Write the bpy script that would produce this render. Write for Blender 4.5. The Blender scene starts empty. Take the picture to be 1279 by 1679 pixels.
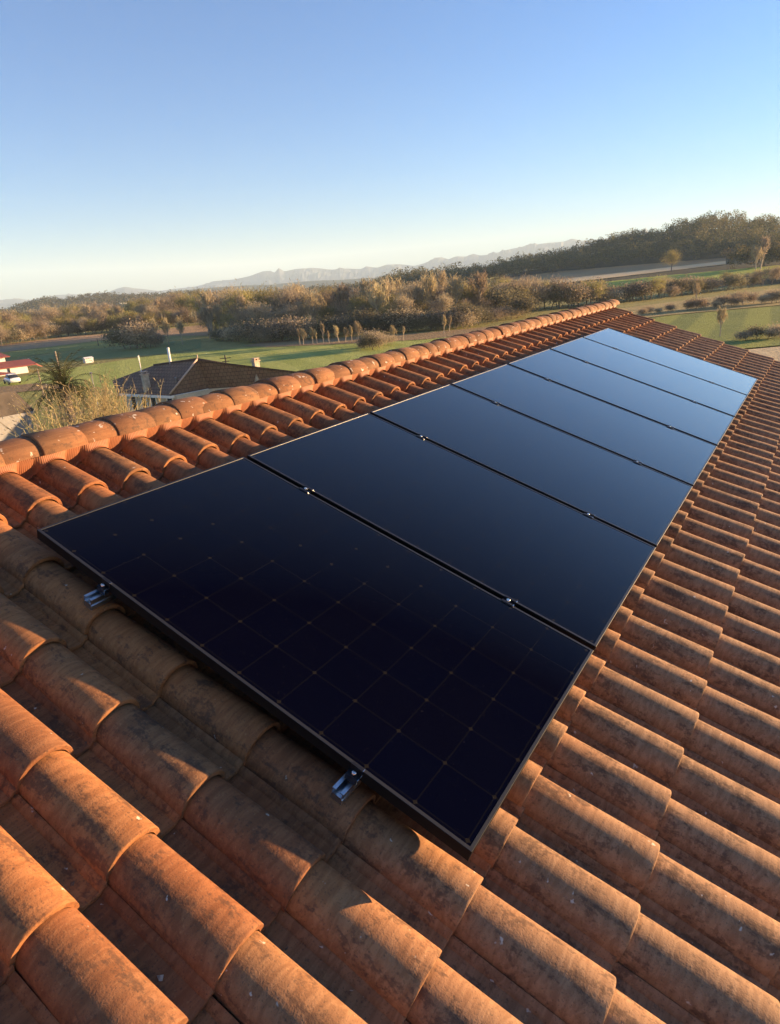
import bpy, math, random
import numpy as np
from mathutils import Matrix, Vector

R = math.radians
scene = bpy.context.scene
COL = scene.collection
rng = np.random.default_rng(7)
random.seed(7)

# ------------------------------------------------------------------ camera, sky, sun, exposure
PITCH = R(19.3)                       # slope of the tiled roof
CT, ST = math.cos(PITCH), math.sin(PITCH)
FPX = 1052.8                          # focal length in photo pixels (1279 wide)
CAM = np.array([-1.1203, -2.3517, 0.78207])
CR = np.array([[0.5415, -0.8379, -0.0678], [-0.3209, -0.1315, -0.9380], [0.7770, 0.5297, -0.3401]])   # right, down, forward

cam_data = bpy.data.cameras.new("camera")
cam = bpy.data.objects.new("camera", cam_data)
COL.objects.link(cam)
cam_data.sensor_fit = 'HORIZONTAL'
cam_data.sensor_width = 36.0
cam_data.lens = 36.0 * FPX / 1279.0
cam_data.clip_start = 0.05
cam_data.clip_end = 40000.0
mr = Matrix([[CR[0][i], -CR[1][i], -CR[2][i]] for i in range(3)]).to_quaternion().to_matrix()
cam.matrix_world = Matrix.Translation(Vector(CAM)) @ mr.to_4x4()
scene.camera = cam

SUN_EL, SUN_AZ = R(6.6), R(-39.0)     # azimuth counted from +X towards +Y
sd = Vector((math.cos(SUN_EL) * math.cos(SUN_AZ), math.cos(SUN_EL) * math.sin(SUN_AZ), math.sin(SUN_EL)))
world = bpy.data.worlds.new("World")
scene.world = world
world.use_nodes = True
wn, wl = world.node_tree.nodes, world.node_tree.links
wn.clear()
sky = wn.new('ShaderNodeTexSky')
sky.sky_type = 'NISHITA'
sky.sun_disc = False
sky.sun_elevation = SUN_EL
sky.sun_rotation = math.pi / 2 - SUN_AZ
sky.altitude = 100
sky.air_density = 1.0
sky.dust_density = 0.2
sky.ozone_density = 5.8
bg = wn.new('ShaderNodeBackground')
bg.inputs['Strength'].default_value = 0.064
wo = wn.new('ShaderNodeOutputWorld')
wl.new(sky.outputs[0], bg.inputs[0])
wl.new(bg.outputs[0], wo.inputs[0])

sun_data = bpy.data.lights.new("sun", 'SUN')
sun_data.energy = 5.0
sun_data.angle = R(0.55)
sun_data.color = (1.0, 0.65, 0.33)
sun = bpy.data.objects.new("sun", sun_data)
sun.rotation_euler = (-sd).to_track_quat('-Z', 'Y').to_euler()
COL.objects.link(sun)

scene.view_settings.view_transform = 'Standard'
scene.view_settings.look = 'None'
scene.view_settings.exposure = 2.42
scene.view_settings.gamma = 1.0
scene.render.engine = 'CYCLES'
scene.cycles.use_denoising = True
scene.cycles.max_bounces = 6
scene.cycles.volume_bounces = 1
scene.cycles.transparent_max_bounces = 8

GZ = -9.0                             # level of the valley floor


# ------------------------------------------------------------------ helpers
def ray(x, y):
    d = CR[0] * (x - 639.5) / FPX + CR[1] * (y - 839.5) / FPX + CR[2]
    return d / np.linalg.norm(d)


def at(x, y, z=GZ):
    d = ray(x, y)
    return CAM + d * (z - CAM[2]) / d[2]


def at_r(x, y, r):
    d = ray(x, y)
    return CAM + d * r / math.hypot(d[0], d[1])


def az_of(x, y=460):
    d = ray(x, y)
    return math.atan2(d[1], d[0])


def tag(o, label=None, cat=None, group=None, kind=None):
    if label: o['label'] = label
    if cat: o['category'] = cat
    if group: o['group'] = group
    if kind: o['kind'] = kind
    return o


def empty(name, loc=(0, 0, 0), rot=(0, 0, 0)):
    o = bpy.data.objects.new(name, None)
    o.empty_display_size = 0.2
    o.location = loc
    o.rotation_euler = rot
    COL.objects.link(o)
    return o


class MB:
    """collects shapes, then links them as ONE mesh object"""
    def __init__(s):
        s.v, s.f, s.m, s.n = [], [], [], 0

    def add(s, verts, faces, mi=0):
        verts = np.asarray(verts, float).reshape(-1, 3)
        s.v.append(verts)
        b = s.n
        for f in faces:
            s.f.append(tuple(int(i) + b for i in f))
            s.m.append(mi)
        s.n += len(verts)

    def box(s, c, d, rz=0.0, mi=0):
        x, y, z = d[0] / 2, d[1] / 2, d[2] / 2
        p = np.array([(-x, -y, -z), (x, -y, -z), (x, y, -z), (-x, y, -z), (-x, -y, z), (x, -y, z), (x, y, z), (-x, y, z)])
        if rz:
            cc, ss = math.cos(rz), math.sin(rz)
            p = p @ np.array([[cc, ss, 0], [-ss, cc, 0], [0, 0, 1]])
        s.add(p + np.asarray(c, float), [(0, 3, 2, 1), (4, 5, 6, 7), (0, 1, 5, 4), (1, 2, 6, 5), (2, 3, 7, 6), (3, 0, 4, 7)], mi)

    def tube(s, pts, rad, n=8, mi=0, cap=True):
        pts = [np.asarray(p, float) for p in pts]
        if not hasattr(rad, '__len__'): rad = [rad] * len(pts)
        V = []
        for i, p in enumerate(pts):
            t = pts[min(i + 1, len(pts) - 1)] - pts[max(i - 1, 0)]
            t = t / (np.linalg.norm(t) + 1e-9)
            a = np.cross(t, (0, 0, 1) if abs(t[2]) < 0.9 else (1, 0, 0)); a /= np.linalg.norm(a)
            b = np.cross(t, a)
            for k in range(n):
                w = 2 * math.pi * k / n
                V.append(p + rad[i] * (a * math.cos(w) + b * math.sin(w)))
        F = []
        for i in range(len(pts) - 1):
            for k in range(n):
                F.append((i * n + k, i * n + (k + 1) % n, (i + 1) * n + (k + 1) % n, (i + 1) * n + k))
        if cap:
            F.append(tuple(range(n - 1, -1, -1)))
            F.append(tuple((len(pts) - 1) * n + k for k in range(n)))
        s.add(V, F, mi)

    def prism(s, poly, thick, mi=0):
        """closed slab: polygon (3D, planar) given thickness downwards"""
        p = np.asarray(poly, float)
        q = p - np.array([0, 0, thick])
        n = len(p)
        F = [tuple(range(n)), tuple(range(2 * n - 1, n - 1, -1))]
        F += [(i, i + n, (i + 1) % n + n, (i + 1) % n) for i in range(n)]
        s.add(np.vstack([p, q]), F, mi)

    def build(s, name, mats, parent=None, smooth=False):
        me = bpy.data.meshes.new(name)
        me.from_pydata(np.vstack(s.v).tolist(), [], s.f)
        for m in (mats if isinstance(mats, (list, tuple)) else [mats]):
            me.materials.append(m)
        if len(set(s.m)) > 1:
            me.polygons.foreach_set('material_index', np.array(s.m, dtype=np.int32))
        if smooth:
            me.polygons.foreach_set('use_smooth', np.ones(len(me.polygons), dtype=bool))
        me.update()
        o = bpy.data.objects.new(name, me)
        COL.objects.link(o)
        if parent: o.parent = parent
        return o


def fix_normals(o):
    import bmesh
    bm = bmesh.new(); bm.from_mesh(o.data)
    bmesh.ops.recalc_face_normals(bm, faces=bm.faces)
    bm.to_mesh(o.data); bm.free()
    return o


def sharp(o, deg=40):
    try:
        o.data.set_sharp_from_angle(angle=R(deg))
    except Exception:
        pass
    return o


# ------------------------------------------------------------------ materials
class NT:
    def __init__(s, name):
        s.mat = bpy.data.materials.new(name)
        s.mat.use_nodes = True
        s.n, s.l = s.mat.node_tree.nodes, s.mat.node_tree.links
        s.n.clear()
        s.out = s.n.new('ShaderNodeOutputMaterial')
        s.bsdf = s.n.new('ShaderNodeBsdfPrincipled')
        s.l.new(s.bsdf.outputs[0], s.out.inputs[0])

    def _in(s, sock, v):
        if v is None: return
        if isinstance(v, bpy.types.NodeSocket): s.l.new(v, sock)
        elif isinstance(v, (tuple, list)) and len(v) == 3 and sock.type == 'RGBA': sock.default_value = (*v, 1)
        else: sock.default_value = v

    def set(s, **k):
        for a, v in k.items():
            s._in(s.bsdf.inputs[a.replace('_', ' ')], v)
        return s

    def coord(s, which='Object', scale=(1, 1, 1), rot=(0, 0, 0)):
        t = s.n.new('ShaderNodeTexCoord')
        m = s.n.new('ShaderNodeMapping')
        m.inputs['Scale'].default_value = scale
        m.inputs['Rotation'].default_value = rot
        s.l.new(t.outputs[which], m.inputs[0])
        return m.outputs[0]

    def noise(s, vec, scale, detail=3, rough=0.55, dist=0.0):
        t = s.n.new('ShaderNodeTexNoise')
        t.inputs['Scale'].default_value = scale
        t.inputs['Detail'].default_value = detail
        t.inputs['Roughness'].default_value = rough
        t.inputs['Distortion'].default_value = dist
        s.l.new(vec, t.inputs['Vector'])
        return t.outputs[0]

    def ramp(s, fac, stops):
        t = s.n.new('ShaderNodeValToRGB')
        e = t.color_ramp.elements
        while len(e) < len(stops): e.new(0.5)
        for i, (p, c) in enumerate(stops):
            e[i].position = p
            e[i].color = (*c, 1) if isinstance(c, (tuple, list)) else (c, c, c, 1)
        s._in(t.inputs[0], fac)
        return t.outputs[0]

    def mix(s, fac, a, b, mode='MIX'):
        t = s.n.new('ShaderNodeMix')
        t.data_type = 'RGBA'; t.blend_type = mode
        s._in(t.inputs[0], fac); s._in(t.inputs[6], a); s._in(t.inputs[7], b)
        return t.outputs[2]

    def math(s, op, a, b=0.0, c=None):
        t = s.n.new('ShaderNodeMath'); t.operation = op
        s._in(t.inputs[0], a); s._in(t.inputs[1], b)
        if c is not None: s._in(t.inputs[2], c)
        return t.outputs[0]

    def sep(s, vec):
        t = s.n.new('ShaderNodeSeparateXYZ'); s.l.new(vec, t.inputs[0])
        return t.outputs

    def attr(s, name):
        t = s.n.new('ShaderNodeAttribute'); t.attribute_name = name
        return t.outputs['Fac']

    def objrnd(s):
        return s.n.new('ShaderNodeObjectInfo').outputs['Random']

    def bump(s, h, strength=0.3, dist=0.01):
        t = s.n.new('ShaderNodeBump')
        t.inputs['Strength'].default_value = strength
        t.inputs['Distance'].default_value = dist
        s.l.new(h, t.inputs['Height'])
        s.l.new(t.outputs[0], s.bsdf.inputs['Normal'])
        return s


def simple(name, col, rough=0.8, metal=0.0, var=0.12, scale=6.0):
    m = NT(name)
    c = m.coord()
    n = m.noise(c, scale, 4)
    lo = tuple(x * (1 - var) for x in col); hi = tuple(min(1, x * (1 + var)) for x in col)
    m.set(Base_Color=m.ramp(n, [(0.3, lo), (0.7, hi)]), Roughness=rough, Metallic=metal)
    return m.mat


def tile_material(name, lichen=0.0):
    m = NT(name)
    c = m.coord()
    r = m.attr('rnd')
    base = m.ramp(r, [(0.0, (0.27, 0.103, 0.042)), (0.3, (0.36, 0.143, 0.054)), (0.6, (0.41, 0.168, 0.061)), (0.8, (0.34, 0.150, 0.058)), (1.0, (0.29, 0.138, 0.062))])
    # broad colour drift
    n1 = m.noise(c, 3.1, 4, 0.6)
    base = m.mix(m.ramp(n1, [(0.42, 0.0), (0.68, 0.55)]), base, (0.24, 0.125, 0.06))
    # lower courses have weathered to a tan crust
    xyz = m.sep(c)
    we = m.math('ADD', m.math('MULTIPLY', xyz[1], -2.0), m.math('MULTIPLY', xyz[0], 0.3))
    we = m.math('ADD', we, m.math('MULTIPLY', n1, 1.2))
    base = m.mix(m.ramp(m.math('DIVIDE', we, 8.0), [(0.40, 0.0), (0.64, 0.74)]), base, (0.33, 0.205, 0.118))
    # firing streaks across the barrel
    cs = m.coord(scale=(7, 55, 30), rot=(0, 0, 0.35))
    n2 = m.noise(cs, 1.0, 4, 0.6, 0.6)
    base = m.mix(m.ramp(n2, [(0.40, 0.55), (0.62, 0.0)]), base, m.mix(1.0, base, (0.50, 0.42, 0.38), 'MULTIPLY'))
    # soot and algae blotches, running down the slope
    off = m.math('MULTIPLY', r, 37.0)
    vadd = m.n.new('ShaderNodeVectorMath'); vadd.operation = 'ADD'
    cmb = m.n.new('ShaderNodeCombineXYZ'); m.l.new(off, cmb.inputs[0]); m.l.new(off, cmb.inputs[2])
    cd = m.coord(scale=(17, 7, 17))
    m.l.new(cd, vadd.inputs[0]); m.l.new(cmb.outputs[0], vadd.inputs[1])
    n3 = m.noise(vadd.outputs[0], 1.0, 7, 0.68, 0.4)
    nf = m.noise(c, 70, 3, 0.7)
    n3b = m.math('ADD', n3, m.math('MULTIPLY', m.math('ADD', nf, -0.5), 0.42))
    dark = m.ramp(n3b, [(0.53, 0.0), (0.61, 0.58), (0.80, 0.85)])
    base = m.mix(dark, base, (0.062, 0.035, 0.024))
    # fine specks
    n4 = m.noise(c, 190, 2, 0.6)
    base = m.mix(m.ramp(n4, [(0.30, 0.6), (0.40, 0.0)]), base, (0.06, 0.045, 0.035))
    n5 = m.noise(c, 95, 3, 0.6)
    base = m.mix(m.ramp(n5, [(0.62, 0.0), (0.74, 0.35)]), base, (0.40, 0.24, 0.11))
    if lichen:
        base = m.mix(0.32, base, (0.13, 0.085, 0.05))
    # pale lichen
    n6 = m.noise(c, 26, 3, 0.55, 0.3)
    th = 0.71 - 0.06 * lichen
    base = m.mix(m.ramp(n6, [(th, 0.0), (th + 0.03, 0.75)]), base, (0.55, 0.50, 0.42))
    hb = m.math('ADD', m.math('MULTIPLY', n4, 0.35), m.math('ADD', m.math('MULTIPLY', n5, 0.4), m.math('MULTIPLY', n2, 0.5)))
    m.set(Base_Color=base, Roughness=0.86)
    m.bsdf.inputs['Specular IOR Level'].default_value = 0.25
    m.bump(hb, 0.38, 0.004)
    return m.mat


M = {}
M['tile'] = tile_material('weathered_terracotta')
M['ridge'] = tile_material('ridge_terracotta', lichen=1.0)
m = NT('ridge_closure_strip')
c = m.coord()
rib = m.math('SINE', m.math('MULTIPLY', m.sep(c)[0], 700.0))
n = m.noise(c, 18, 3)
m.set(Base_Color=m.ramp(n, [(0.3, (0.23, 0.080, 0.033)), (0.7, (0.31, 0.108, 0.042))]), Roughness=0.7)
m.bump(rib, 0.3, 0.002)
M['closure'] = m.mat

# solar glass: cells, gaps and the little diamonds where four cells meet
PW, PL = 1.0662, 1.872
m = NT('solar_glass')
c = m.coord()
X, Y, Z = m.sep(c)
cu = (PW - 0.044) / 6; cv = (PL - 0.048) / 11
gx = m.math('PINGPONG', m.math('ADD', X, -0.022), cu / 2)      # 0 at the gap between cells
gy = m.math('PINGPONG', m.math('ADD', Y, 0.024), cv / 2)
gx = m.math('ABSOLUTE', gx); gy = m.math('ABSOLUTE', gy)
line = m.math('LESS_THAN', m.math('MINIMUM', gx, gy), 0.0017)
dia = m.math('LESS_THAN', m.math('ADD', gx, gy), 0.0085)
cell = m.n.new('ShaderNodeTexWhiteNoise'); cell.noise_dimensions = '2D'
cc_ = m.n.new('ShaderNodeCombineXYZ')
m.l.new(m.math('FLOOR', m.math('DIVIDE', m.math('ADD', X, -0.022), cu)), cc_.inputs[0])
m.l.new(m.math('FLOOR', m.math('DIVIDE', m.math('ADD', Y, 0.024), cv)), cc_.inputs[1])
m.l.new(cc_.outputs[0], cell.inputs['Vector'])
base = m.mix(cell.outputs[0], (0.0010, 0.0013, 0.0068), (0.0014, 0.0014, 0.0058))
base = m.mix(m.math('MULTIPLY', line, 0.8), base, (0.0055, 0.0055, 0.0072))
base = m.mix(dia, base, (0.013, 0.0115, 0.0105))
dust = m.noise(c, 420, 1, 0.5)
base = m.mix(m.ramp(dust, [(0.815, 0.0), (0.83, 0.8)]), base, (0.35, 0.35, 0.35))
film = m.math('ADD', m.math('MULTIPLY', m.noise(c, 5, 4, 0.6), 0.6), m.math('MULTIPLY', m.noise(m.coord(scale=(26, 2.2, 1)), 1.0, 4, 0.65), 0.4))
base = m.mix(m.ramp(film, [(0.35, 0.0), (0.8, 0.0012)]), base, (0.35, 0.36, 0.42))
m.set(Base_Color=base, Roughness=0.9)
m.bsdf.inputs['Specular IOR Level'].default_value = 0.0
gl = m.n.new('ShaderNodeBsdfGlossy'); gl.inputs['Color'].default_value = (1.0, 0.94, 0.86, 1); m._in(gl.inputs['Roughness'], m.ramp(film, [(0.3, 0.03), (0.8, 0.08)]))
fr_ = m.n.new('ShaderNodeFresnel'); fr_.inputs['IOR'].default_value = 1.5
# anti-reflective coating: little mirror when seen steeply, full mirror at a glance
fac = m.math('MAXIMUM', m.math('MULTIPLY', m.math('ADD', fr_.outputs[0], -0.058), 2.1), 0.003)
mx = m.n.new('ShaderNodeMixShader')
m.l.new(fac, mx.inputs[0]); m.l.new(m.bsdf.outputs[0], mx.inputs[1]); m.l.new(gl.outputs[0], mx.inputs[2])
m.l.new(mx.outputs[0], m.out.inputs[0])
wob = m.noise(c, 2.2, 2)
m.bump(wob, 0.04, 0.02)
m.l.new(m.bsdf.inputs['Normal'].links[0].from_socket, gl.inputs['Normal'])
M['glass'] = m.mat

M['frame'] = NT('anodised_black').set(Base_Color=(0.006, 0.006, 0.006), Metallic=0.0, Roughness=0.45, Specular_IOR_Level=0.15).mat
M['lip'] = NT('anodised_lip_highlight').set(Base_Color=(0.03, 0.029, 0.028), Metallic=0.4, Roughness=0.36).mat  # same anodising as the frame, lightened to paint in the edge highlight
M['alu'] = simple('mill_aluminium', (0.62, 0.63, 0.65), 0.32, 1.0, 0.08, 30)
M['darkalu'] = simple('dark_aluminium', (0.03, 0.03, 0.035), 0.4, 0.8)
M['steel'] = NT('stainless_bolt').set(Base_Color=(0.75, 0.73, 0.70), Metallic=1.0, Roughness=0.22).mat
M['render'] = simple('cream_render', (0.58, 0.48, 0.34), 0.9)
M['white'] = simple('white_paint', (0.80, 0.76, 0.68), 0.7, 0, 0.06)
M['grey_wall'] = simple('grey_render', (0.27, 0.26, 0.25), 0.9)
M['chim'] = simple('stained_render', (0.48, 0.40, 0.29), 0.9, 0, 0.35, 4)
M['dark_wood'] = simple('dark_timber', (0.06, 0.045, 0.035), 0.8)
M['wood'] = simple('weathered_timber', (0.28, 0.22, 0.16), 0.85)
M['window'] = NT('window_glass').set(Base_Color=(0.03, 0.035, 0.04), Roughness=0.08).mat
M['curtain'] = simple('pale_shutter', (0.55, 0.60, 0.68), 0.6)
M['tyre'] = simple('rubber', (0.02, 0.02, 0.02), 0.9)
M['carpaint'] = NT('car_paint_white').set(Base_Color=(0.75, 0.75, 0.74), Roughness=0.25, Coat_Weight=0.6).mat

m = NT('brown_roof_tiles')
c = m.coord(scale=(1, 1, 1))
w1 = m.n.new('ShaderNodeTexBrick')
w1.inputs['Scale'].default_value = 1.0
w1.inputs['Brick Width'].default_value = 0.32
w1.inputs['Row Height'].default_value = 0.3
w1.inputs['Mortar Size'].default_value = 0.022
w1.inputs['Color1'].default_value = (0.19, 0.11, 0.07, 1)
w1.inputs['Color2'].default_value = (0.25, 0.145, 0.09, 1)
w1.inputs['Mortar'].default_value = (0.07, 0.042, 0.03, 1)
uvn = m.n.new('ShaderNodeUVMap'); m.l.new(uvn.outputs[0], w1.inputs['Vector'])
n = m.noise(c, 2.0, 5)
m.set(Base_Color=m.mix(m.ramp(n, [(0.35, 0.0), (0.75, 0.5)]), w1.outputs[0], (0.20, 0.15, 0.10)), Roughness=0.9)
m.bump(w1.outputs['Fac'], 0.6, -0.02)
M['brown_roof'] = m.mat
M['red_roof'] = simple('red_sheet_roof', (0.30, 0.075, 0.05), 0.8, 0, 0.15, 0.6)
M['grey_roof'] = simple('slate_brown_roof', (0.075, 0.06, 0.05), 0.9, 0, 0.3, 2.0)
M['hip_mortar'] = simple('pale_hip_tiles', (0.50, 0.36, 0.26), 0.9)


def field_mat(name, a, b, scale=0.12, stripe=None, b2=None):
    m = NT(name)
    c = m.coord('Object')
    n = m.noise(c, scale, 6, 0.62, 0.4)
    col = m.ramp(n, [(0.32, a), (0.68, b)])
    n2 = m.noise(c, 2.3, 4, 0.7)
    col = m.mix(m.ramp(n2, [(0.35, 0.35), (0.6, 0.0)]), col, tuple(x * 0.55 for x in a))
    if stripe:
        cs = m.coord('Object', scale=(1, 1, 1), rot=(0, 0, stripe[0]))
        sx = m.sep(cs)[0]
        wv = m.math('SINE', m.math('MULTIPLY', sx, 2 * math.pi / stripe[1]))
        col = m.mix(m.ramp(m.math('MULTIPLY_ADD', wv, 0.5, 0.5), [(0.35, 0.0), (0.65, stripe[2])]), col, b2 or b)
    m.set(Base_Color=col, Roughness=0.95)
    m.bsdf.inputs['Specular IOR Level'].default_value = 0.1
    m.bump(n2, 1.0, 0.6)
    return m.mat


M['ground'] = field_mat('rough_meadow', (0.32, 0.29, 0.10), (0.43, 0.38, 0.14))
M['green'] = field_mat('winter_wheat', (0.36, 0.41, 0.10), (0.47, 0.51, 0.135), 0.11, (0.6, 6.0, 0.4), (0.57, 0.58, 0.17))
M['dgreen'] = field_mat('dark_green_grass', (0.24, 0.27, 0.10), (0.31, 0.33, 0.13), 0.06)
M['olive'] = field_mat('olive_pasture', (0.34, 0.32, 0.09), (0.42, 0.39, 0.12))
M['tan'] = field_mat('maize_stubble', (0.46, 0.30, 0.16), (0.56, 0.38, 0.21), 0.03)
M['rtan'] = field_mat('dry_grassland', (0.42, 0.33, 0.14), (0.54, 0.43, 0.19), 0.05)
M['plough'] = field_mat('ploughed_earth', (0.36, 0.25, 0.13), (0.44, 0.31, 0.16), 0.02)
M['ygreen'] = field_mat('spring_grass', (0.40, 0.45, 0.08), (0.50, 0.55, 0.10), 0.05)
M['track'] = field_mat('farm_track', (0.66, 0.52, 0.29), (0.76, 0.61, 0.36), 0.1)
M['rgreen'] = field_mat('green_sward', (0.19, 0.23, 0.07), (0.28, 0.32, 0.09), 0.09, (1.5, 7.0, 0.6), (0.38, 0.39, 0.09))
M['hill'] = field_mat('hill_ground', (0.09, 0.085, 0.05), (0.12, 0.11, 0.06), 0.02)


def leaf_mat(name, cols, trans=0.38):
    m = NT(name)
    a = m.attr('rnd')
    o = m.objrnd()
    col = m.ramp(a, [(i / (len(cols) - 1), c) for i, c in enumerate(cols)])
    hs = m.n.new('ShaderNodeHueSaturation')
    m._in(hs.inputs['Hue'], m.math('MULTIPLY_ADD', o, 0.024, 0.490))
    m._in(hs.inputs['Value'], m.math('MULTIPLY_ADD', o, 0.6, 0.7))
    m.l.new(col, hs.inputs['Color'])
    m.set(Base_Color=hs.outputs[0], Roughness=0.8)
    m.bsdf.inputs['Specular IOR Level'].default_value = 0.15
    tr = m.n.new('ShaderNodeBsdfTranslucent')
    m.l.new(hs.outputs[0], tr.inputs[0])
    mx = m.n.new('ShaderNodeMixShader'); mx.inputs[0].default_value = trans
    m.l.new(m.bsdf.outputs[0], mx.inputs[1]); m.l.new(tr.outputs[0], mx.inputs[2])
    m.l.new(mx.outputs[0], m.out.inputs[0])
    return m.mat


M['twig'] = leaf_mat('bare_twigs', [(0.25, 0.20, 0.14), (0.34, 0.27, 0.185), (0.43, 0.335, 0.22), (0.33, 0.28, 0.18)])
M['twig_pale'] = leaf_mat('pale_twigs', [(0.34, 0.27, 0.16), (0.45, 0.36, 0.21), (0.30, 0.26, 0.14)])
M['twig_olive'] = leaf_mat('budding_twigs', [(0.18, 0.155, 0.065), (0.28, 0.24, 0.09), (0.38, 0.32, 0.11)])
M['bush'] = leaf_mat('dark_bush_leaves', [(0.12, 0.108, 0.07), (0.17, 0.15, 0.092), (0.24, 0.205, 0.12)])
M['wood_far'] = leaf_mat('far_wood_leaves', [(0.07, 0.07, 0.035), (0.11, 0.105, 0.05), (0.19, 0.15, 0.075), (0.09, 0.10, 0.045)])
M['palm'] = leaf_mat('palm_fronds', [(0.05, 0.06, 0.02), (0.09, 0.10, 0.035), (0.20, 0.17, 0.07)])
M['cane'] = leaf_mat('pale_canes', [(0.48, 0.38, 0.20), (0.62, 0.50, 0.27), (0.40, 0.37, 0.13)])
M['bark'] = simple('grey_bark', (0.17, 0.13, 0.095), 0.95, 0, 0.3, 3)
M['palebark'] = simple('pale_bark', (0.42, 0.34, 0.24), 0.95, 0, 0.2, 3)

# ------------------------------------------------------------------ our house with its tiled roof
PU, EXP = 0.2342, 0.3735              # tile pitch along the ridge, exposure down the slope
U0, V0 = -0.105, 1.925                # left edge of tile column 0, lower edge of course 0
K0, K1 = -22, 45                      # columns
J0, J1 = -6, 7                        # courses (upslope negative)
U_END = U0 + PU * K1
V_EAVE = V0 + EXP * (J1 - 1)
VR = -0.735                           # the ridge, measured up the slope


def tile_profile(t, inset=0.0):
    """cross-section of one tile: flat pan rising into a barrel; t = 0 upper, 1 lower end"""
    hw = 0.0745 + 0.0085 * t - inset
    hh = 0.070 + 0.008 * t - inset
    xc = 0.088
    P = [(xc - hw - 0.001, -0.014), ]
    for k in range(0, 19):
        a = math.pi - math.pi * k / 18
        sx = math.cos(a); sy = math.sin(a)
        P.append((xc + hw * math.copysign(abs(sx) ** 0.94, sx), hh * abs(sy) ** 0.94))
    P.append((xc + hw + 0.005, -0.010 - inset))
    P.append((xc + hw + 0.016, -0.016 - inset))
    P.append((0.222, -0.016 - inset))
    P.append((0.2335, 0.000 - inset))
    P.append((0.2440, 0.003 - inset))
    return np.array(P)


def make_tiles(name, mat, parent, seed):
    rg = np.random.default_rng(seed)
    rows = [(-0.055, -0.04), (0.07, 0.22), (0.17, 0.47), (0.27, 0.74), (0.366, 0.985), (0.3715, 0.997), (0.3735, 1.0)]
    grid = []
    for i, (y, t) in enumerate(rows):
        p = tile_profile(t)
        n = -0.178 - 0.020 * (1 - t) + p[:, 1]
        if i == 5: n = n - 0.0010
        if i == 6: n = n - 0.0035
        grid.append(np.stack([p[:, 0], np.full(len(p), -y), n], 1))
    pi = tile_profile(1.0, 0.0145)
    for y in (0.3735, 0.30):
        grid.append(np.stack([pi[:, 0], np.full(len(pi), -y), -0.178 + pi[:, 1] - (0.0 if y > 0.35 else 0.002)], 1))
    G = np.array(grid)
    nr, nc = G.shape[:2]
    V1 = G.reshape(-1, 3)
    F1 = np.array([(i * nc + k, i * nc + k + 1, (i + 1) * nc + k + 1, (i + 1) * nc + k) for i in range(nr - 1) for k in range(nc - 1)])
    Vs, Fs, rn = [], [], []
    b = 0
    for j in range(J0, J1):
        for k in range(K0, K1):
            A = V1.copy()
            yaw = rg.normal(0, 0.0045)
            roll = rg.normal(0, 0.008)
            x = A[:, 0] - 0.088
            A[:, 2] += roll * x + rg.normal(0, 0.0012)
            A[:, 0] += -yaw * A[:, 1] * 1.0
            A[:, 1] += yaw * x * 2 + rg.normal(0, 0.0040)
            A[:, 0] += U0 + k * PU + rg.normal(0, 0.0013)
            A[:, 1] += -(V0 + (j - 1) * EXP)
            A[:, 0] += 0.0012 * np.sin(A[:, 1] * 2.1 + k)
            # long slow sag of the battens
            A[:, 2] += 0.004 * np.sin(A[:, 0] * 0.9 + 1.0) * np.cos(A[:, 1] * 0.8)
            if j == J0:      # top course is cut at the ridge
                A[:, 1] = np.minimum(A[:, 1], -(VR + 0.05))
            Vs.append(A); Fs.append(F1 + b); b += len(A)
            rn.append(np.full(len(A), rg.random()))
    me = bpy.data.meshes.new(name)
    Vs = np.vstack(Vs); Fs = np.vstack(Fs)
    me.from_pydata(Vs.tolist(), [], Fs.tolist())
    at_ = me.attributes.new('rnd', 'FLOAT', 'POINT')
    at_.data.foreach_set('value', np.concatenate(rn).astype(np.float32))
    me.materials.append(mat)
    me.polygons.foreach_set('use_smooth', np.ones(len(me.polygons), dtype=bool))
    me.update()
    o = bpy.data.objects.new(name, me)
    COL.objects.link(o)
    o.parent = parent
    o.rotation_euler = (PITCH, 0, 0)
    sharp(o, 42)
    return o


house = tag(empty('tiled_house', (0, 0, 0)), 'house whose orange terracotta barrel tile roof carries the row of black solar panels', 'house')
roof = make_tiles('roof', M['tile'], house, 3)

# roof deck (closes the light gaps), verge boards, walls
ridge_w = np.array([0, -VR * CT, -VR * ST])          # ridge line of the panel plane in world
ridge_top_y = -(VR) * CT
def rp(u, v, h):                                    # roof coordinates -> world
    return np.array([u, -v * CT + h * ST, -v * ST - h * CT])
mb = MB()
for sgn in (1,):
    mb.add([(U0 + K0 * PU, -(V_EAVE - 0.05), -0.236), (U_END, -(V_EAVE - 0.05), -0.236), (U_END, -VR, -0.236), (U0 + K0 * PU, -VR, -0.236)], [(0, 1, 2, 3)])
deck = mb.build('roof_deck', M['dark_wood'], house); deck.rotation_euler = (PITCH, 0, 0)
rc = rp(0, VR, 0.0)
# the other slope: same tiles turned half a turn about the ridge
back = bpy.data.objects.new('roof', roof.data)
COL.objects.link(back); back.parent = house
umid = (U0 + K0 * PU + U_END) / 2
apex = rp(0, VR, 0.178)
MBK = Matrix.Translation((2 * umid, 2 * apex[1], 0)) @ Matrix.Rotation(math.pi, 4, 'Z') @ Matrix.Rotation(PITCH, 4, 'X')
back.matrix_local = MBK
deck2 = bpy.data.objects.new('roof_deck', deck.data)
COL.objects.link(deck2); deck2.parent = house; deck2.matrix_local = MBK

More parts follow.
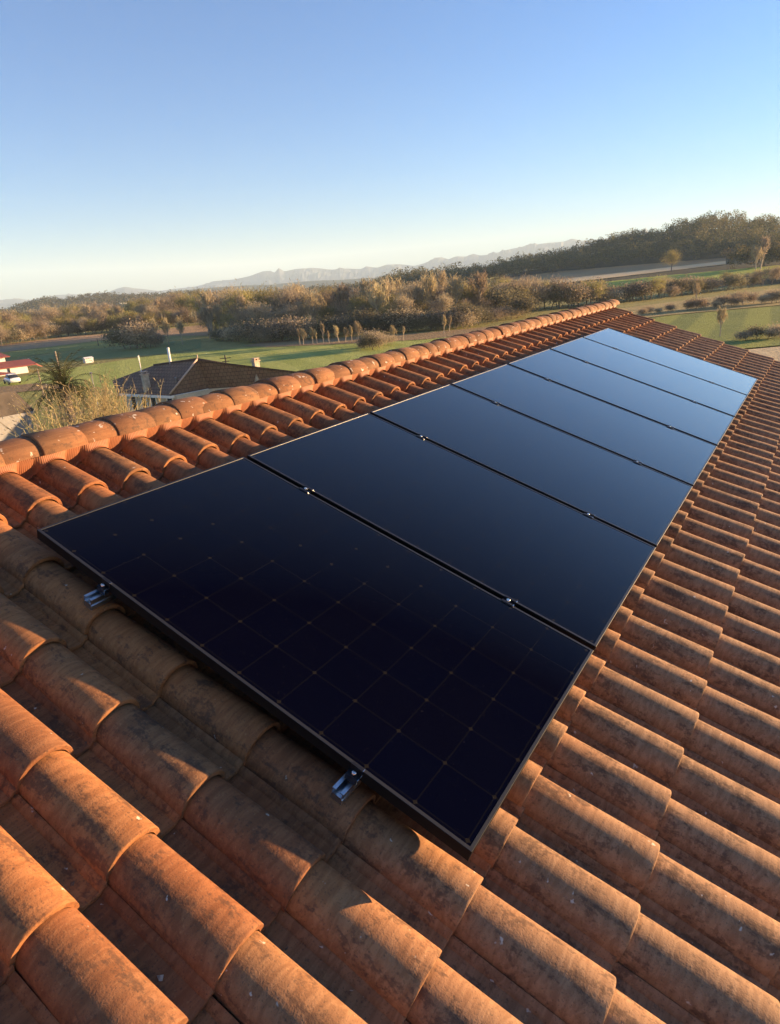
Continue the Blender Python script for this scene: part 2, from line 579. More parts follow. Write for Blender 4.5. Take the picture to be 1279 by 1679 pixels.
# ridge tiles: alternately laid over and under their neighbours
rg = np.random.default_rng(11)
mb = MB(); rnv = []
RL = 0.2005
u = 0.414 - RL * 30
i = 0
NSEG = 16
while u < 10.36:
    over = (i % 2 == 0)
    L0, L1 = (u - 0.012, u + RL + 0.014) if over else (u - 0.05, u + RL + 0.05)
    jz = rg.normal(0, 0.0025); jy = rg.normal(0, 0.003); tilt = rg.normal(0, 0.012)
    rr = 0.119
    hh = 0.075 + jz
    rows = []
    offs = [L0, L0 + 0.004, (L0 + L1) / 2, L1 - 0.004, L1]
    for q, ux in enumerate(offs):
        ins = 0.003 if q in (0, 4) else 0.0
        bulge = 0.0
        f_ = (ux - L0) / (L1 - L0)
        up = (0.014 - 0.010 * f_) if over else (0.002 + 0.002 * f_)
        rows.append([(ux, jy + tilt * (ux - u) + (rr + up * 0.8 - ins) * math.cos(math.pi * k / NSEG), (hh + up - ins) * math.sin(math.pi * k / NSEG) ** 0.86) for k in range(NSEG + 1)])
    for q, ux in ((5, L1), (6, L0)):
        rows.append([(ux, jy + tilt * (ux - u) + (rr - 0.017) * math.cos(math.pi * k / NSEG), (hh - 0.017) * math.sin(math.pi * k / NSEG) ** 0.92) for k in range(NSEG + 1)])
    Vv = np.array(rows).reshape(-1, 3)
    nc = NSEG + 1
    F = [(a * nc + k, a * nc + k + 1, (a + 1) * nc + k + 1, (a + 1) * nc + k) for a in range(6) for k in range(NSEG)]
    F += [(6 * nc + k, 6 * nc + k + 1, k + 1, k) for k in range(NSEG)]
    mb.add(Vv, F)
    rnv.append(np.full(len(Vv), rg.random()))
    u += RL; i += 1
# closing disc at the far end
LIP = rp(0, VR + 0.122, 0.080)                     # front lower lip of the ridge tiles
ridge = mb.build('ridge_cap', M['ridge'], house, True)
ridge.location = (0, rc[1] + 0.02, LIP[2])
a_ = ridge.data.attributes.new('rnd', 'FLOAT', 'POINT'); a_.data.foreach_set('value', np.concatenate(rnv).astype(np.float32))
sharp(ridge, 45)

# pleated closure strip dressed down from the ridge over every barrel
mb = MB()
us = np.arange(U0 + K0 * PU, U_END + 0.001, PU / 24)
rowsv = [(VR + 0.098, 0.0, 0.0), (VR + 0.116, 0.22, 0.0), (VR + 0.123, 0.66, 0.0), (VR + 0.128, 0.92, 0.0), (VR + 0.134, 1.0, 0.002), (VR + 0.142, 1.0, 0.003)]
tp = tile_profile(0.35)
grid = []
for v, w, d in rowsv:
    row = []
    for q, uu in enumerate(us):
        x = ((uu - U0) / PU % 1.0) * PU
        s = np.interp(x if x > 0.012 else x + PU, tp[1:, 0], tp[1:, 1])
        top = -0.074 - 0.10 * (v - VR - 0.10)
        low = -0.178 - 0.012 + s + 0.007 + 0.002 * math.sin(uu * 31)
        row.append((uu, -v + 0.042 * w * (1 - min(1.0, max(0.0, s) / 0.055)) + 0.003 * math.sin(uu * 27 + 1), top * (1 - w) + low * w))
    grid.append(row)
G = np.array(grid); nr, nc = G.shape[:2]
mb.add(G.reshape(-1, 3), [(a * nc + k, a * nc + k + 1, (a + 1) * nc + k + 1, (a + 1) * nc + k) for a in range(nr - 1) for k in range(nc - 1)])
cl = mb.build('ridge_seal', M['closure'], house, True)
cl.rotation_euler = (PITCH, 0, 0)

mb = MB()
ye, ze = rp(0, V_EAVE - 0.35, 0.35)[1:]
yb = 2 * apex[1] - ye
for xx, nm in ((U_END - 0.25, 'wall'),):
    x0 = U0 + K0 * PU + 0.25
    ymid = apex[1]; zt = rp(0, VR, 0.30)[2]
    V = []
    for x in (x0, xx):
        V += [(x, ye, GZ - 0.5), (x, yb, GZ - 0.5), (x, yb, ze), (x, ymid, zt), (x, ye, ze)]
    mb.add(V, [(0, 1, 2, 3, 4), (9, 8, 7, 6, 5), (0, 4, 9, 5), (1, 6, 7, 2), (2, 7, 8, 3), (3, 8, 9, 4)])
wall = fix_normals(mb.build('wall', M['render'], house))
mb = MB()
for sx in (U_END + 0.012,):
    mb.add([(sx - 0.02, -V_EAVE, -0.30), (sx + 0.01, -V_EAVE, -0.30), (sx + 0.01, -VR, -0.30), (sx - 0.02, -VR, -0.30),
            (sx - 0.02, -V_EAVE, -0.165), (sx + 0.01, -V_EAVE, -0.165), (sx + 0.01, -VR, -0.165), (sx - 0.02, -VR, -0.165)],
           [(0, 3, 2, 1), (4, 5, 6, 7), (0, 1, 5, 4), (1, 2, 6, 5), (2, 3, 7, 6), (3, 0, 4, 7)])
vb = mb.build('verge_board', M['wood'], house); vb.rotation_euler = (PITCH, 0, 0)

# crumbs of lichen, mortar and leaf litter lying in the channels
rg = np.random.default_rng(21)
mb = MB()
for q in range(520):
    k = rg.integers(K0, K1); j = rg.integers(J0 + 1, J1)
    x = U0 + k * PU + rg.uniform(0.186, 0.226)
    t = rg.beta(2.5, 1.0)
    v = V0 + (j - 1) * EXP + t * EXP * 0.97
    nz = -0.178 - 0.020 * (1 - t) - 0.016
    sz = rg.uniform(0.002, 0.0055) * (1.7 if rg.random() < 0.12 else 1)
    P = rg.normal(0, 1, (6, 3)); P /= np.linalg.norm(P, axis=1)[:, None]
    P = np.array([(1, 0, 0), (-1, 0, 0), (0, 1, 0), (0, -1, 0), (0, 0, 0.7), (0, 0, -0.5)]) + P * 0.3
    P *= sz * rg.uniform(0.6, 1.5, 3)
    mb.add(P + np.array([x, -v, nz + sz * 0.3]), [(0, 2, 4), (2, 1, 4), (1, 3, 4), (3, 0, 4), (2, 0, 5), (1, 2, 5), (3, 1, 5), (0, 3, 5)], 0 if rg.random() < 0.3 else 1)
db = mb.build('debris', [simple('pale_crumbs', (0.42, 0.38, 0.32), 0.95), simple('dark_crumbs', (0.13, 0.085, 0.055), 0.95)], None)
db.rotation_euler = (PITCH, 0, 0)
tag(db, 'crumbs of lichen and mortar lying in the roof channels', 'debris', kind='stuff')

# ------------------------------------------------------------------ solar panels, rails and clamps
GAP = 0.0294
STEP = PW + GAP


def make_panel():
    e = empty('solar_panel')
    # local: x along the ridge, y up the slope (top edge at 0), z out of the roof (glass top at 0)
    mb = MB()
    lip, T, b = 0.011, 0.040, 0.0009
    def ring(ins, z):
        return [(ins, -ins, z), (PW - ins, -ins, z), (PW - ins, -PL + ins, z), (ins, -PL + ins, z)]
    rings = [ring(0.030, -T), ring(0.0, -T), ring(0.0, -b), ring(b, 0.0), ring(lip - 0.0006, 0.0), ring(lip, -0.0008), ring(lip, -0.006)]
    V = sum(rings, [])
    F = []
    for q in range(len(rings) - 1):
        for k in range(4):
            F.append((q * 4 + k, q * 4 + (k + 1) % 4, (q + 1) * 4 + (k + 1) % 4, (q + 1) * 4 + k))
    mb.add(V, F)
    mb.m = [1 if q >= 8 else 0 for q in range(len(F))]  # top faces get the painted highlight, walls and underside the darkened finish
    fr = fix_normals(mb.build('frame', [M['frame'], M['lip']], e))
    mb = MB()
    g = lip - 0.0005
    mb.add([(g, -PL + g, -0.0017), (PW - g, -PL + g, -0.0017), (PW - g, -g, -0.0017), (g, -g, -0.0017),
            (g, -PL + g, -0.0067), (PW - g, -PL + g, -0.0067), (PW - g, -g, -0.0067), (g, -g, -0.0067)],
           [(0, 1, 2, 3), (7, 6, 5, 4)])
    mb.build('glass', M['glass'], e)
    return e


def copy_tree(o, parent=None):
    c = o.copy()
    COL.objects.link(c)
    if parent: c.parent = parent
    for ch in list(o.children):
        copy_tree(ch, c)
    return c


plabels = ['black solar panel nearest the viewer with bare tiles along its long free edge',
           'second black solar panel, between the nearest panel and the third in the row',
           'third black solar panel in the row, counted from the nearest one',
           'middle solar panel, with three panels on either side of it in the row',
           'fifth solar panel, reflecting grey blue sky, two panels short of the end one',
           'last but one solar panel, reflecting pale sky beside the far end panel',
           'pale reflecting solar panel at the far end of the row near the verge']
proto = make_panel()
for i in range(7):
    o = proto if i == 0 else copy_tree(proto)
    o.location = rp(i * STEP, 0, 0) + np.array([0, 0, rng.normal(0, 0.0008)])
    o.rotation_euler = (PITCH + rng.normal(0, 0.0004), rng.normal(0, 0.0006), 0)
    tag(o, plabels[i], 'solar panel', 'black solar panels in a row on the tile roof')


def make_rail():
    # open-topped channel, profile in (y, z), extruded along x
    L = 7 * STEP + 0.05
    w, h, t = 0.039, 0.044, 0.0032
    pr = [(-w / 2, 0), (w / 2, 0), (w / 2, h * 0.42), (w / 2 - 0.004, h * 0.48), (w / 2, h * 0.56), (w / 2, h), (w / 2 - 0.0115, h), (w / 2 - 0.0115, h - t), (w / 2 - t, h - t),
          (w / 2 - t, h * 0.55), (-w / 2 + t, h * 0.55), (-w / 2 + t, h - t), (-w / 2 + 0.0115, h - t), (-w / 2 + 0.0115, h), (-w / 2, h), (-w / 2, h * 0.56), (-w / 2 + 0.004, h * 0.48), (-w / 2, h * 0.42)]
    n = len(pr)
    V = [(0, y, z) for y, z in pr] + [(L, y, z) for y, z in pr]
    F = [(k, (k + 1) % n, (k + 1) % n + n, k + n) for k in range(n)] + [tuple(range(n)), tuple(range(2 * n - 1, n - 1, -1))]
    mb = MB(); mb.add(V, F)
    return fix_normals(mb.build('mounting_rail', M['alu']))


RAIL_V = (0.395, 1.492)
for i, v in enumerate(RAIL_V):
    o = make_rail()
    o.location = rp(-0.068, v, 0.087)
    o.rotation_euler = (PITCH, 0, 0)
    tag(o, ['aluminium channel rail poking out under the panel edge on the ridge side', 'aluminium channel rail poking out under the panel edge on the eave side'][i], 'mounting rail', 'aluminium rails under the solar panels')


def cyl(mb, c, r, h, n=14, mi=0):
    mb.tube([(c[0], c[1], c[2]), (c[0], c[1], c[2] + h - 0.0008), (c[0], c[1], c[2] + h)], [r, r, r * 0.86], n, mi)


def make_end_clamp():
    e = empty('end_clamp')
    # origin: panel frame edge, on the glass plane; x away from the panel is negative
    mb = MB()
    prof = [(0.006, 0.0005), (0.006, 0.0035), (-0.0035, 0.0035), (-0.0035, -0.018), (-0.024, -0.018), (-0.024, -0.041), (-0.020, -0.041), (-0.020, -0.0215), (-0.0012, -0.0215), (-0.0012, 0.0005)]
    n = len(prof); hw = 0.020
    V = [(x, -hw, z) for x, z in prof] + [(x, hw, z) for x, z in prof]
    F = [(k, (k + 1) % n, (k + 1) % n + n, k + n) for k in range(n)] + [tuple(range(n)), tuple(range(2 * n - 1, n - 1, -1))]
    mb.add(V, F)
    fix_normals(mb.build('bracket', M['darkalu'], e))
    mb = MB()
    V = [(x, -hw - 0.0016, z) for x, z in prof] + [(x, -hw - 0.0001, z) for x, z in prof]
    mb.add(V, F)
    fix_normals(mb.build('cut_edge', M['steel'], e))
    mb = MB()
    cyl(mb, (-0.0135, 0.0, -0.018), 0.0072, 0.011)
    mb.tube([(-0.0135, 0, -0.060), (-0.0135, 0, -0.0181)], 0.004, 8)
    mb.build('bolt', M['steel'], e, True)
    return e


ec = make_end_clamp()
for i, v in enumerate(RAIL_V):
    o = ec if i == 0 else copy_tree(ec)
    o.location = rp(0, v + 0.008, 0); o.rotation_euler = (PITCH, 0, 0)
    tag(o, ['small end clamp with bright bolt on the nearest panel edge, ridge side rail', 'small end clamp with bright bolt on the nearest panel edge, eave side rail'][i], 'clamp', 'end clamps on the nearest panel')


def make_mid_clamp():
    e = empty('mid_clamp')
    mb = MB()
    hw = 0.026
    prof = [(-0.024, 0.0006), (-0.024, 0.0036), (-0.012, 0.0036), (-0.0105, -0.006), (0.0105, -0.006), (0.012, 0.0036), (0.024, 0.0036), (0.024, 0.0006), (0.0138, 0.0006), (0.0125, -0.009), (-0.0125, -0.009), (-0.0138, 0.0006)]
    n = len(prof)
    V = [(x, -hw, z) for x, z in prof] + [(x, hw, z) for x, z in prof]
    F = [(k, (k + 1) % n, (k + 1) % n + n, k + n) for k in range(n)] + [tuple(range(n)), tuple(range(2 * n - 1, n - 1, -1))]
    mb.add(V, F)
    fix_normals(mb.build('bracket', M['darkalu'], e))
    for sx in (-0.018, 0.018):
        mb = MB(); mb.box((sx, -hw - 0.0016, 0.0024), (0.0115, 0.003, 0.004))
        mb.build('cut_edge', M['steel'], e)
    mb = MB()
    cyl(mb, (0, 0.004, -0.006), 0.0080, 0.011)
    mb.build('bolt', M['steel'], e, True)
    return e


mc = make_mid_clamp()
ordn = ['nearest and second', 'second and third', 'third and middle', 'middle and fifth', 'fifth and sixth', 'sixth and far end']
first = True
for i in range(6):
    for j, v in enumerate((0.40, 1.494)):
        o = mc if first else copy_tree(mc)
        first = False
        o.location = rp((i + 1) * STEP - GAP / 2, v, 0); o.rotation_euler = (PITCH, 0, 0)
        tag(o, 'mid clamp in the gap between the %s panels, %s half' % (ordn[i], ['ridge', 'eave'][j]), 'clamp', 'mid clamps between the solar panels')

# ------------------------------------------------------------------ valley floor and fields
def ground_grid():
    xs = np.array([-8700, -4000, -1500, -600, -250, -100, -40, 0, 40, 80, 120, 160, 200, 260, 340, 500, 900, 1600, 3000, 5500, 8700.])
    V = [(x, y, GZ) for y in xs for x in xs]
    n = len(xs)
    F = [(j * n + i, j * n + i + 1, (j + 1) * n + i + 1, (j + 1) * n + i) for j in range(n - 1) for i in range(n - 1)]
    mb = MB(); mb.add(V, F)
    return tag(mb.build('ground', M['ground']), kind='structure')


ground_grid()

# the right-hand hillside: rings of radius around the viewer, heights within view taken from measured sight lines
def prof_fn(pts):
    """pixel profile -> (azimuth, slope) arrays, sorted by azimuth"""
    a = []
    for x, y in pts:
        d = ray(x, y)
        a.append((math.atan2(d[1], d[0]), d[2] / math.hypot(d[0], d[1])))
    a.sort()
    return np.array(a)


R_TOP = prof_fn([(1500, 408), (1400, 400), (1330, 372), (1279, 357), (1245, 355), (1178, 351), (1139, 354), (1107, 363), (1090, 374), (1066, 376), (1018, 381), (970, 397), (951, 405), (920, 411), (900, 416), (840, 428), (800, 438), (740, 447), (690, 454), (640, 459), (600, 464)])  # unseen end beyond the right edge is lowered so sun reaches the fields
R_BASE = prof_fn([(1500, 420), (1279, 416), (1185, 425), (1090, 433), (1000, 440), (920, 447), (860, 454), (760, 466), (700, 470), (640, 474), (600, 478)])
RR0, RR1, RR2, RR3 = 240., 430., 560., 900.


def hill_z(az, r):
    zb = CAM[2] + RR1 * np.interp(az, R_BASE[:, 0], R_BASE[:, 1])
    zt = CAM[2] + RR2 * np.interp(az, R_TOP[:, 0], R_TOP[:, 1]) - 9.5
    zt = max(zt, zb - 2)
    edge = np.interp(az, [R(31), R(35)], [1, 0])
    z = np.interp(r, [RR0, RR1, RR2, RR3], [GZ - 0.4, zb, zt, zt - 15])
    return GZ - 0.4 + (z - GZ + 0.4) * edge


def hill_hit(x, y):
    d = ray(x, y); dh = math.hypot(d[0], d[1]); az = math.atan2(d[1], d[0])
    r = RR0
    while r < RR3:
        z = CAM[2] + d[2] / dh * r
        if z <= max(hill_z(az, r), GZ): break
        r += 2
    return az, r


def polar(az, r, z):
    return (CAM[0] + r * math.cos(az), CAM[1] + r * math.sin(az), z)


azs = np.linspace(R(-30), R(36), 100)
rs = [RR0, 290, 340, 390, RR1, 470, 515, RR2, 640, 760, RR3]
mb = MB()
V = [polar(a, r, hill_z(a, r)) for r in rs for a in azs]
n = len(azs)
mb.add(V, [(j * n + i + 1, j * n + i, (j + 1) * n + i, (j + 1) * n + i + 1) for j in range(len(rs) - 1) for i in range(n - 1)])
tag(mb.build('hillside', M['hill'], None, True), kind='structure')

_fl = [0]
def field(name, poly, mat):
    """flat field sheet on the valley floor"""
    _fl[0] += 1
    mb = MB()
    P = [at(x, y, GZ + 0.02 + 0.012 * _fl[0]) for x, y in poly]
    mb.add(P, [tuple(range(len(P)))])
    o = mb.build(name, mat)
    if o.data.polygons[0].normal.z < 0: o.data.flip_normals()
    return tag(o, kind='structure')


def hfield(name, top, bot, mat, lift=0.15):
    """strip draped on the hillside between two pixel polylines"""
    xs = np.linspace(top[0][0], top[-1][0], 40)
    yt = np.interp(xs, [p[0] for p in top], [p[1] for p in top]); yb = np.interp(xs, [p[0] for p in bot], [p[1] for p in bot])
    rows = []
    for a, b in zip(xs, range(40)):
        az0, r0 = hill_hit(a, yb[b]); az1, r1 = hill_hit(a, yt[b])
        rows.append([polar(az0 + (az1 - az0) * t, r0 + (r1 - r0) * t, max(hill_z(az0 + (az1 - az0) * t, r0 + (r1 - r0) * t), GZ) + lift) for t in np.linspace(0, 1, 8)])
    V = np.array(rows).reshape(-1, 3)
    mb = MB(); mb.add(V, [(i * 8 + k, (i + 1) * 8 + k, (i + 1) * 8 + k + 1, i * 8 + k + 1) for i in range(39) for k in range(7)])
    return tag(mb.build(name, mat, None, True), kind='structure')


field('green_field', [(-60, 640), (60, 612), (250, 583), (440, 567), (620, 559), (760, 545), (760, 640), (420, 720), (-60, 760)], M['green'])
field('stubble_field', [(-80, 575), (120, 551), (240, 543), (345, 531), (345, 550), (220, 551), (-80, 588)], M['tan'])
field('pasture', [(-80, 588), (206, 555), (206, 566), (100, 576), (-80, 600)], M['olive'])
field('dark_meadow', [(-60, 600), (60, 585), (206, 566), (330, 556), (330, 571), (240, 584), (100, 594), (-60, 618)], M['dgreen'])  # band of darker green grass
field('farm_track', [(400, 567), (440, 559), (600, 552), (700, 545), (860, 530), (860, 538), (700, 556), (600, 562), (440, 569)], M['plough'])
field('lane_verge', [(-60, 640), (60, 628), (140, 634), (60, 640), (-60, 652)], M['plough'])
field('dry_pasture', [(-60, 652), (140, 634), (260, 640), (200, 700), (-60, 730)], M['olive'])
field('right_field', [(1040, 524), (1100, 517), (1279, 501), (1420, 490), (1420, 556), (1279, 566), (1180, 575), (1040, 560)], M['rgreen'])
field('dry_grassland', [(820, 540), (960, 513), (1100, 495), (1279, 473), (1420, 455), (1420, 490), (1279, 500), (1100, 516), (1040, 523), (960, 545)], M['rtan'])
field('gravel_yard', [(1180, 577), (1279, 568), (1420, 557), (1420, 640), (1279, 600)], M['track'])
hfield('ploughed_field', [(680, 473), (760, 465), (920, 445), (1090, 431), (1190, 423)], [(680, 480), (760, 476), (920, 463), (1090, 444), (1190, 434)], M['plough'])
hfield('hill_track', [(760, 474), (920, 459), (1090, 440), (1190, 429)], [(760, 478), (920, 466), (1090, 446), (1190, 434)], M['track'], 0.3)
hfield('spring_pasture', [(900, 473), (1090, 453), (1279, 436)], [(900, 482), (1090, 466), (1279, 456)], M['ygreen'], 0.25)

# far hills and mountains
def ridge_range(name, pts, r0, r1, r2, mat, rough=0.0, sub=160, base=None, seed=1, drop=0.0):
    pf = prof_fn(pts)
    rg = np.random.default_rng(seed)
    az = np.linspace(pf[0, 0], pf[-1, 0], sub)
    fr = np.array([0, 0.12, 0.25, 0.4, 0.55, 0.7, 0.82, 0.92, 1.0, 1.15, 1.4, 1.8])
    V = []
    nz = [rg.normal(0, 1, sub) for _ in fr]
    for q in range(len(fr)):      # spurs: correlated along azimuth
        k = np.hanning(9); k /= k.sum(); nz[q] = np.convolve(nz[q], k, 'same') * 2 + rg.normal(0, 0.35, sub)
    for q, f in enumerate(fr):
        for i, a in enumerate(az):
            zt = CAM[2] + r1 * np.interp(a, pf[:, 0], pf[:, 1]) - drop
            h = zt - GZ
            if f <= 1:
                r = r0 + (r1 - r0) * f
                z = GZ - 1 + (h + 1) * f ** 1.15
                z += rough * h * nz[q][i] * (0.0 if f in (0, 1.0) else 0.5) * f + (rough * h * 0.022 * nz[q][i] if f == 1.0 else 0)
            else:
                r = r1 + (r2 - r1) * (f - 1) / 0.8
                z = GZ - 1 + (h + 1) * max(0, 1 - (f - 1) / 0.8)
            V.append(polar(a, r, z))
    mb = MB()
    mb.add(V, [(j * sub + i + 1, j * sub + i, (j + 1) * sub + i, (j + 1) * sub + i + 1) for j in range(len(fr) - 1) for i in range(sub - 1)])
    return tag(mb.build(name, mat, None, rough == 0), kind='structure'), pf


m = NT('mountain_rock_and_snow')
g = m.n.new('ShaderNodeNewGeometry')
c = m.coord('Object')
z = m.sep(c)[2]
n = m.noise(c, 0.007, 6, 0.65)
sn = m.math('ADD', z, m.math('MULTIPLY', m.math('ADD', n, -0.5), 340.0))
fac = m.ramp(m.math('DIVIDE', sn, 345.0), [(0.70, 0.0), (0.80, 0.8)])
m.set(Base_Color=m.mix(fac, (0.06, 0.065, 0.075), (0.70, 0.69, 0.70)), Roughness=0.9)
M['mountain'] = m.mat

ridge_range('mountains', [(-300, 516), (-100, 503), (0, 492), (30, 489), (48, 492), (90, 484), (120, 482), (140, 485), (175, 480), (192, 473), (204, 470), (216, 472), (235, 474), (262, 477), (282, 474), (320, 470), (335, 466), (350, 461), (385, 458), (412, 452), (430, 445), (441, 444), (452, 447), (458, 440), (466, 445), (485, 441), (512, 439), (545, 442), (560, 440), (590, 441), (604, 437), (618, 439), (634, 434), (655, 433), (680, 436), (697, 431), (712, 426), (722, 421), (735, 425), (748, 420), (763, 421), (776, 416), (788, 419), (806, 417), (830, 410), (855, 405), (884, 400), (900, 398), (925, 396), (938, 391), (950, 394), (965, 395), (990, 391), (1040, 385), (1110, 378), (1300, 370), (1500, 366)], 4600, 6500, 8200, M['mountain'], 0.20, 420, seed=5)
ridge_range('blue_hills', [(280, 478), (340, 472), (400, 468), (440, 467), (480, 463), (520, 460), (560, 459), (600, 456), (640, 455), (720, 450), (800, 444)], 2300, 2900, 3600, M['hill'], 0.0, 60, drop=0)
_, PF_L = ridge_range('left_hills', [(-300, 530), (-60, 516), (0, 508), (30, 501), (55, 490), (75, 486), (105, 489), (130, 483), (169, 479), (197, 481), (240, 482), (291, 477), (332, 478), (380, 482), (430, 482), (470, 478), (502, 473), (560, 470), (600, 468), (640, 466)], 800, 1250, 1700, M['hill'], 0.0, 80, drop=9)
_, PF_M = ridge_range('middle_hill', [(540, 484), (570, 474), (594, 464), (626, 455), (659, 452), (690, 453), (740, 450), (800, 444)], 520, 700, 1000, M['hill'], 0.0, 60, drop=9)


# ------------------------------------------------------------------ vegetation
def quad_cloud(C, S, aspect=1.0, up=0.0, rg=rng, dirs=None):
    """one small face per centre; returns verts, faces arrays"""
    n = len(C)
    a = rg.normal(size=(n, 3)) if dirs is None else dirs + rg.normal(0, 0.25, (n, 3))
    a /= np.linalg.norm(a, axis=1)[:, None]
    b = np.cross(a, rg.normal(size=(n, 3))); b /= np.linalg.norm(b, axis=1)[:, None] + 1e-9
    S = np.broadcast_to(S, (n,))[:, None]
    A = a * S * 0.5; B = b * S * 0.5 * aspect
    V = np.stack([C - A - B * 0.6, C + A * 0.2 - B, C + A + B * 0.3, C - A * 0.3 + B], 1).reshape(-1, 3)
    F = np.arange(4 * n).reshape(-1, 4)
    return V, F


def cloud_mesh(name, V, F, rnd, mat):
    me = bpy.data.meshes.new(name)
    me.vertices.add(len(V)); me.loops.add(F.size); me.polygons.add(len(F))
    me.vertices.foreach_set('co', V.astype(np.float32).ravel())
    me.loops.foreach_set('vertex_index', F.astype(np.int32).ravel())
    me.polygons.foreach_set('loop_start', np.arange(0, F.size, 4, dtype=np.int32))
    me.update(calc_edges=True)
    a = me.attributes.new('rnd', 'FLOAT', 'POINT')
    a.data.foreach_set('value', np.clip(rnd, 0, 1).astype(np.float32))
    me.materials.append(mat)
    me.update()
    return me


def branches(rg, h, spread, levels, n0, lean=0.0, up=0.55):
    """tapering skeleton; returns list of (p0, p1, r0, r1) and the twig tips"""
    segs, tips = [], []
    def grow(p, d, L, r, lv):
        k = 3
        q = p
        for s in range(k):
            d = d + rg.normal(0, 0.10, 3); d[2] += 0.03; d /= np.linalg.norm(d)
            q2 = q + d * L / k
            segs.append((q, q2, r * (1 - 0.28 * s / k), r * (1 - 0.28 * (s + 1) / k)))
            q = q2
            if lv < levels and (lv > 0 or s > 0):
                for _ in range(rg.integers(1, 3)):
                    w = rg.uniform(0, 2 * math.pi)
                    side = np.array([math.cos(w), math.sin(w), rg.uniform(-0.1, 0.5) + up * 0.3])
                    nd = d * up + side * spread; nd /= np.linalg.norm(nd)
                    grow(q, nd, L * rg.uniform(0.5, 0.72), r * 0.5, lv + 1)
        tips.append((q, d))
        if lv < levels:
            for _ in range(2):
                nd = d + rg.normal(0, 0.4, 3) * spread; nd /= np.linalg.norm(nd)
                grow(q, nd, L * 0.62, r * 0.6, lv + 1)
    grow(np.zeros(3), np.array([lean, 0, 1.0]), h * n0, h * 0.022, 0)
    return segs, tips


def make_tree(name, seed, h, width, kind):
    """prototype with two parts: trunk (with limbs) and crown"""
    rg = np.random.default_rng(seed)
    e = empty(name)
    spread = {'round': 0.8, 'poplar': 0.3, 'young': 0.35, 'bush': 0.9}[kind]
    segs, tips = branches(rg, h, spread, 2, 0.42 if kind != 'bush' else 0.25, rg.normal(0, 0.05), 0.75)
    P = np.array([t[0] for t in tips])
    sc = h * 0.86 / max(P[:, 2].max(), 1e-3)
    ext = np.percentile(np.abs(P[:, :2]), 95) + 1e-3
    sw = width * 0.42 / ext
    S = np.array([sw, sw, sc])
    mb = MB()
    for a, b, r0, r1 in segs:
        if r1 > h * 0.0035:
            mb.tube([a * S, b * S], [max(r0, 0.03), max(r1, 0.02)], 5, cap=False)
    mb.build('trunk', M['bark'] if kind in ('round', 'bush') else M['palebark'], e)
    P = P * S
    D = np.array([t[1] for t in tips])
    if kind == 'bush':
        nper, size, asp, sp = 80, 0.19 * h / 3, 0.7, 0.16
    elif kind == 'round':
        nper, size, asp, sp = 48, 0.085 * h, 0.10, 0.088
    else:
        nper, size, asp, sp = 15, 0.12 * h, 0.11, 0.06
    C, dr, rv = [], [], []
    for p, d in zip(P, D):
        k = int(nper * rg.uniform(0.5, 1.5))
        q = p + rg.normal(0, 1, (k, 3)) * np.array([width * sp * 1.25, width * sp * 1.25, h * sp])
        C.append(q)
        dd = d * 0.9 + rg.normal(0, 0.55, (k, 3)); dd[:, 2] += 0.5
        dr.append(dd)
        rv.append(np.clip(rg.normal(rg.uniform(0.2, 0.8), 0.18, k), 0, 1))
    C = np.vstack(C); dr = np.vstack(dr); rv = np.concatenate(rv)
    ok = C[:, 2] > h * (0.1 if kind != 'bush' else 0.02)
    C, dr, rv = C[ok], dr[ok], rv[ok]
    V, F = quad_cloud(C, size * rg.uniform(0.5, 1.3, len(C)), asp, rg=rg, dirs=None if kind == 'bush' else dr)
    if kind == 'round':      # a share of small leaf or bud faces so the crown has body
        m2 = rg.random(len(C)) < 0.55
        V2, F2 = quad_cloud(C[m2] + rg.normal(0, 0.12, (m2.sum(), 3)), 0.024 * h * rg.uniform(0.5, 1.2, m2.sum()), 0.8, rg=rg)
        F = np.vstack([F, F2 + len(V)]); V = np.vstack([V, V2]); rv = np.concatenate([rv, rv[m2]])
    mat = {'round': M['twig'] if seed % 5 else M['twig_olive'], 'poplar': M['twig'] if seed % 2 else M['twig_pale'], 'young': M['twig_pale'], 'bush': M['bush'] if seed % 2 else M['twig']}[kind]
    me = cloud_mesh('crown', V, F, np.repeat(rv, 4), mat)
    o = bpy.data.objects.new('crown', me); COL.objects.link(o); o.parent = e
    e['_h'] = h
    return e


_used = {}
def plant(protos, loc, h, rz, label, cat, group, sx=1.0):
    p = protos[random.randrange(len(protos))]
    if p.name not in _used:
        _used[p.name] = 1; o = p
    else:
        o = copy_tree(p)
    o.location = loc
    s = h / p['_h']
    o.scale = (s * sx, s * sx, s); o.rotation_euler = (0, 0, rz)
    tag(o, label, cat, group)
    return o


T_round = [make_tree('bare_tree', 20 + i, 10.0, 8.5, 'round') for i in range(6)]
T_young = [make_tree('young_tree', 40 + i, 3.6, (1.3, 1.0, 1.6, 1.2, 0.9)[i], 'young') for i in range(5)]
T_pop = [make_tree('poplar_tree', 50 + i, 14.0, 5.0, 'poplar') for i in range(2)]
T_bush = [make_tree('bush', 61 + i, 3.0, 3.4, 'bush') for i in range(4)]

# belt beyond the stubble field (left)
def belt(base, hh, n, rows, label, group, protos, jit=6):
    for q, (f, hs) in enumerate(rows):
        for k in range(n):
            t = (k + 0.5 + random.uniform(-0.35, 0.35)) / n
            x = base[0][0] + (base[-1][0] - base[0][0]) * t
            y = np.interp(x, [b[0] for b in base], [b[1] for b in base])
            h = np.interp(x, [b[0] for b in base], hh)
            p = at(x, y, GZ)
            d = p - CAM; d[2] = 0
            p = p + d * (f - 1 + random.uniform(-0.03, 0.03)); p[2] = GZ - 0.1
            plant(protos, p, h * hs * random.uniform(0.8, 1.2), random.uniform(0, 6.28), label, 'tree', group, random.uniform(0.85, 1.2))


